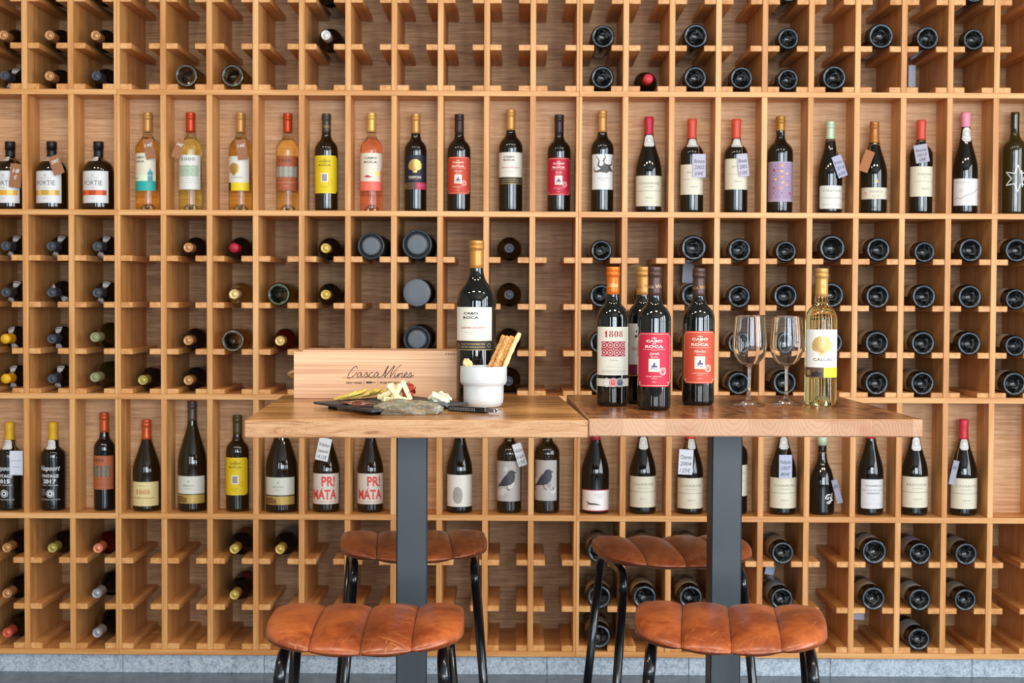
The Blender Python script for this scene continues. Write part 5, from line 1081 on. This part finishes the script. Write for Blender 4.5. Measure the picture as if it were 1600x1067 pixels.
m = MB(); m.add([(0, -.0009, .006), (0, .0009, .006), (0, 0, .014), (-bl*.25, -.0009, .0131), (-bl*.25, .0009, .0131), (-bl*.25, 0, .0205), (-bl, 0, .0165)], [(0, 3, 5, 2), (1, 2, 5, 4), (0, 1, 4, 3), (3, 6, 5), (4, 5, 6), (3, 4, 6), (0, 2, 1)]); m.v = [(x, y*1.0, z) for x, y, z in m.v]; m.fixn = True; m.build('blade', [mat('blade_steel', '#b9c0c6', .18, 1.0)], kn_)

# ------------------------------------------------------------------ stools
k = N('worn_tan_leather')
v = k.coord((1, 1, 1), rnd=True); n1 = k.noise(v, 7, 4, .6, .6); n2 = k.noise(v, 70, 5, .65)
base = k.ramp(n1, [(.34, '#59200c'), (.5, '#8c3a18'), (.64, '#b85f2c')])
base = k.mix(.30, base, k.ramp(n2, [(.3, '#83381b'), (.7, '#c9733c')]))
wn = k.n('ShaderNodeTexNoise'); wn.inputs['Scale'].default_value = 9; k.l(v, wn.inputs['Vector'])
vm = k.n('ShaderNodeVectorMath', operation='MULTIPLY_ADD'); vm.inputs[1].default_value = (.02, .02, .02); k.l(wn.outputs['Color'], vm.inputs[0]); k.l(v, vm.inputs[2])
def scratches(rot, scale, w_):
    m0 = k.n('ShaderNodeMapping'); m0.inputs['Rotation'].default_value = (0, 0, R(rot)); k.l(vm.outputs[0], m0.inputs['Vector'])
    mp = k.n('ShaderNodeMapping'); mp.inputs['Scale'].default_value = (scale, scale/30, scale/8); k.l(m0.outputs[0], mp.inputs['Vector'])
    q = k.noise(mp.outputs[0], 1, 2, .5); return k.ramp(q, [(.655, (0, 0, 0)), (.655+w_, (1, 1, 1))])
s1, s2 = scratches(58, 300, .04), scratches(-62, 330, .04)
sm = k.mix(1.0, s1, s2, 'LIGHTEN'); sm = k.mix(1.0, sm, scratches(20, 260, .04), 'LIGHTEN'); pm = k.ramp(k.noise(v, 12, 3), [(.42, (0, 0, 0)), (.6, (.5, .5, .5))])
base = k.mix(k.mix(1.0, sm, pm, 'MULTIPLY'), base, '#cf8a56'); k.bump(n2, .25, .0015); M_LEATHER = k.done(base, .32, .22)
k.b.inputs['Coat Roughness'].default_value = .3
M_SEAM = mat('dark_stitching', '#4a1f10', .7)
def seat_mesh(Wd, Dp, Tk):
    NS, NT = 128, 44; m = MB(); rows = []; hw = Wd/2
    def sec(s):
        u = abs(s); e = (1-u**3.6)**(1/2.6) if u < 1 else 0
        ch = abs(math.sin(math.pi*2*(s+1)))**.45
        if u > .75: ch = 1
        half_d = Dp/2*(.30+.70*e); puff = .54+.46*ch; t = Tk/2*(.38+.62*e)*puff
        return half_d*(.94+.06*ch), t, e
    def drop(s): return -.016*(1-abs(s)**2)*0.6
    pts = []
    for i in range(NS+1):
        s = -1+2*i/NS; hd, t, e = sec(s); x = s*hw; ring = []
        bow = .030*(1-s*s)                     # the near side bows out
        for j in range(NT):
            a = 2*math.pi*j/NT; ca_, sa = math.cos(a), math.sin(a)
            y = math.copysign(abs(ca_)**.62, ca_)*hd; z = math.copysign(abs(sa)**.85, sa)*t
            if z < 0: z *= .75
            y -= bow*(.5-.5*ca_)*1.0-.010
            crown = -.006*(y/(Dp/2))**2 if z > 0 else 0
            ring.append((x, y, z+drop(s)+crown))
        pts.append(ring)
    V_ = [p for r_ in pts for p in r_]; F_ = []
    for i in range(NS):
        for j in range(NT): F_.append((i*NT+j, i*NT+(j+1) % NT, (i+1)*NT+(j+1) % NT, (i+1)*NT+j))
    F_.append(tuple(range(NT))); F_.append(tuple((NS*NT+j) for j in range(NT))[::-1])
    m.add(V_, F_, 0, True); m.fixn = True
    seams = []
    for s in (-.5, 0, .5):
        hd, t, e = sec(s*.9999); bow = .030*(1-s*s); line_ = []
        for j in range(NT):
            a = math.pi*(-.28)+math.pi*1.56*j/(NT-1); ca_, sa = math.cos(a), math.sin(a)
            y = math.copysign(abs(ca_)**.62, ca_)*hd; z = math.copysign(abs(sa)**.85, sa)*t
            if z < 0: z *= .75
            y -= bow*(.5-.5*ca_)-.010; crown = -.006*(y/(Dp/2))**2 if z > 0 else 0
            line_.append((s*hw, y, z+drop(s)+crown+.0002))
        seams.append(line_)
    return m, seams
def bend_path(pts, r_=.05, n=6):
    out = [Vector(pts[0])]
    for a, b_, c in zip(pts, pts[1:], pts[2:]):
        a, b_, c = Vector(a), Vector(b_), Vector(c); d1 = (a-b_).normalized(); d2 = (c-b_).normalized(); p0 = b_+d1*r_; p2 = b_+d2*r_
        for i in range(n+1):
            t = i/n; out.append(p0*(1-t)**2+b_*2*t*(1-t)+p2*t*t)
    out.append(Vector(pts[-1])); return out
def stool(label, px, py, yaw, Wd, Dp, near, far, zs=.598, spread=.055, Tk=.062):
    c = on(px, py, zs); root = empty('bar_stool', label, 'stool', (c.x, c.y, 0), (0, 0, R(yaw)), 'leather bar stools')
    print('stool', label[:30], c)
    m, seams = seat_mesh(Wd, Dp, Tk); o = m.build('seat', [M_LEATHER], root); o.location = (0, 0, zs-Tk/2+.004)
    for ln in seams:
        q = MB(); q.tube(ln, .0008, 6); q.build('seam', [M_SEAM], o)
    zt = zs-Tk+.004
    for sx in (-1, 1):
        xn, xf = near, far; fy, by = -.130, .145; r_ = .0112
        top = bend_path([(sx*(xn+spread*.8), fy-.055, .0), (sx*xn, fy, zt-.004), (sx*xf, by, zt-.004), (sx*(xf+spread*.8), by+.055, .0)], .045)
        # split the loop in two legs and the rail under the seat
        z_cut = zt-.055
        fr = [p for p in top[:len(top)//2] if p.z < z_cut+.04]
        idx1 = next(i for i, p in enumerate(top) if p.z > z_cut); idx2 = len(top)-1-next(i for i, p in enumerate(reversed(top)) if p.z > z_cut)
        for seg, nm in ((top[:idx1+1], 'leg'), (top[idx1:idx2+1], 'seat_rail'), (top[idx2:], 'leg')):
            q = MB(); q.tube(seg, r_, 16); q.build(nm, [M_BLACK], root)
        for p in (top[0], top[-1]):
            q = MB(); q.lathe([(0, .0002), (.0135, .0002), (.0135, .012), (0, .012)], 14, mtx=Matrix.Translation((p.x, p.y, 0))); q.build('foot_cap', [mat('rubber', '#141414', .7)], root)
    # foot rests
    t = .36
    for (y_, x_, yy) in ((-1, near, -.130-.055*.82), (1, far, .145+.055*.82)):
        q = MB(); xx = x_+spread*.8*.82; q.tube([(-xx, yy, .11), (xx, yy, .11)], .009, 12); q.build('foot_rest', [M_BLACK], root)
    q = MB(); q.box(-near+.01, near-.01, -.08, .09, zt+.003, zt+.012, bev=.001); q.build('seat_plate', [M_BLACK], root)
    return root
stool('tan channelled leather bar stool in front of the left table post', 574, 953, 1.5, .374, .335, .148, .152)
stool('tan channelled leather bar stool in front of the right table post', 1140, 952, -7.0, .366, .335, .148, .152)
stool('tan channelled leather bar stool behind the left table post, near the rack', 646.5, 832, 5.0, .372, .315, .147, .163)
stool('tan channelled leather bar stool behind the right table post, near the rack', 1049, 840, 7.0, .380, .315, .146, .152)
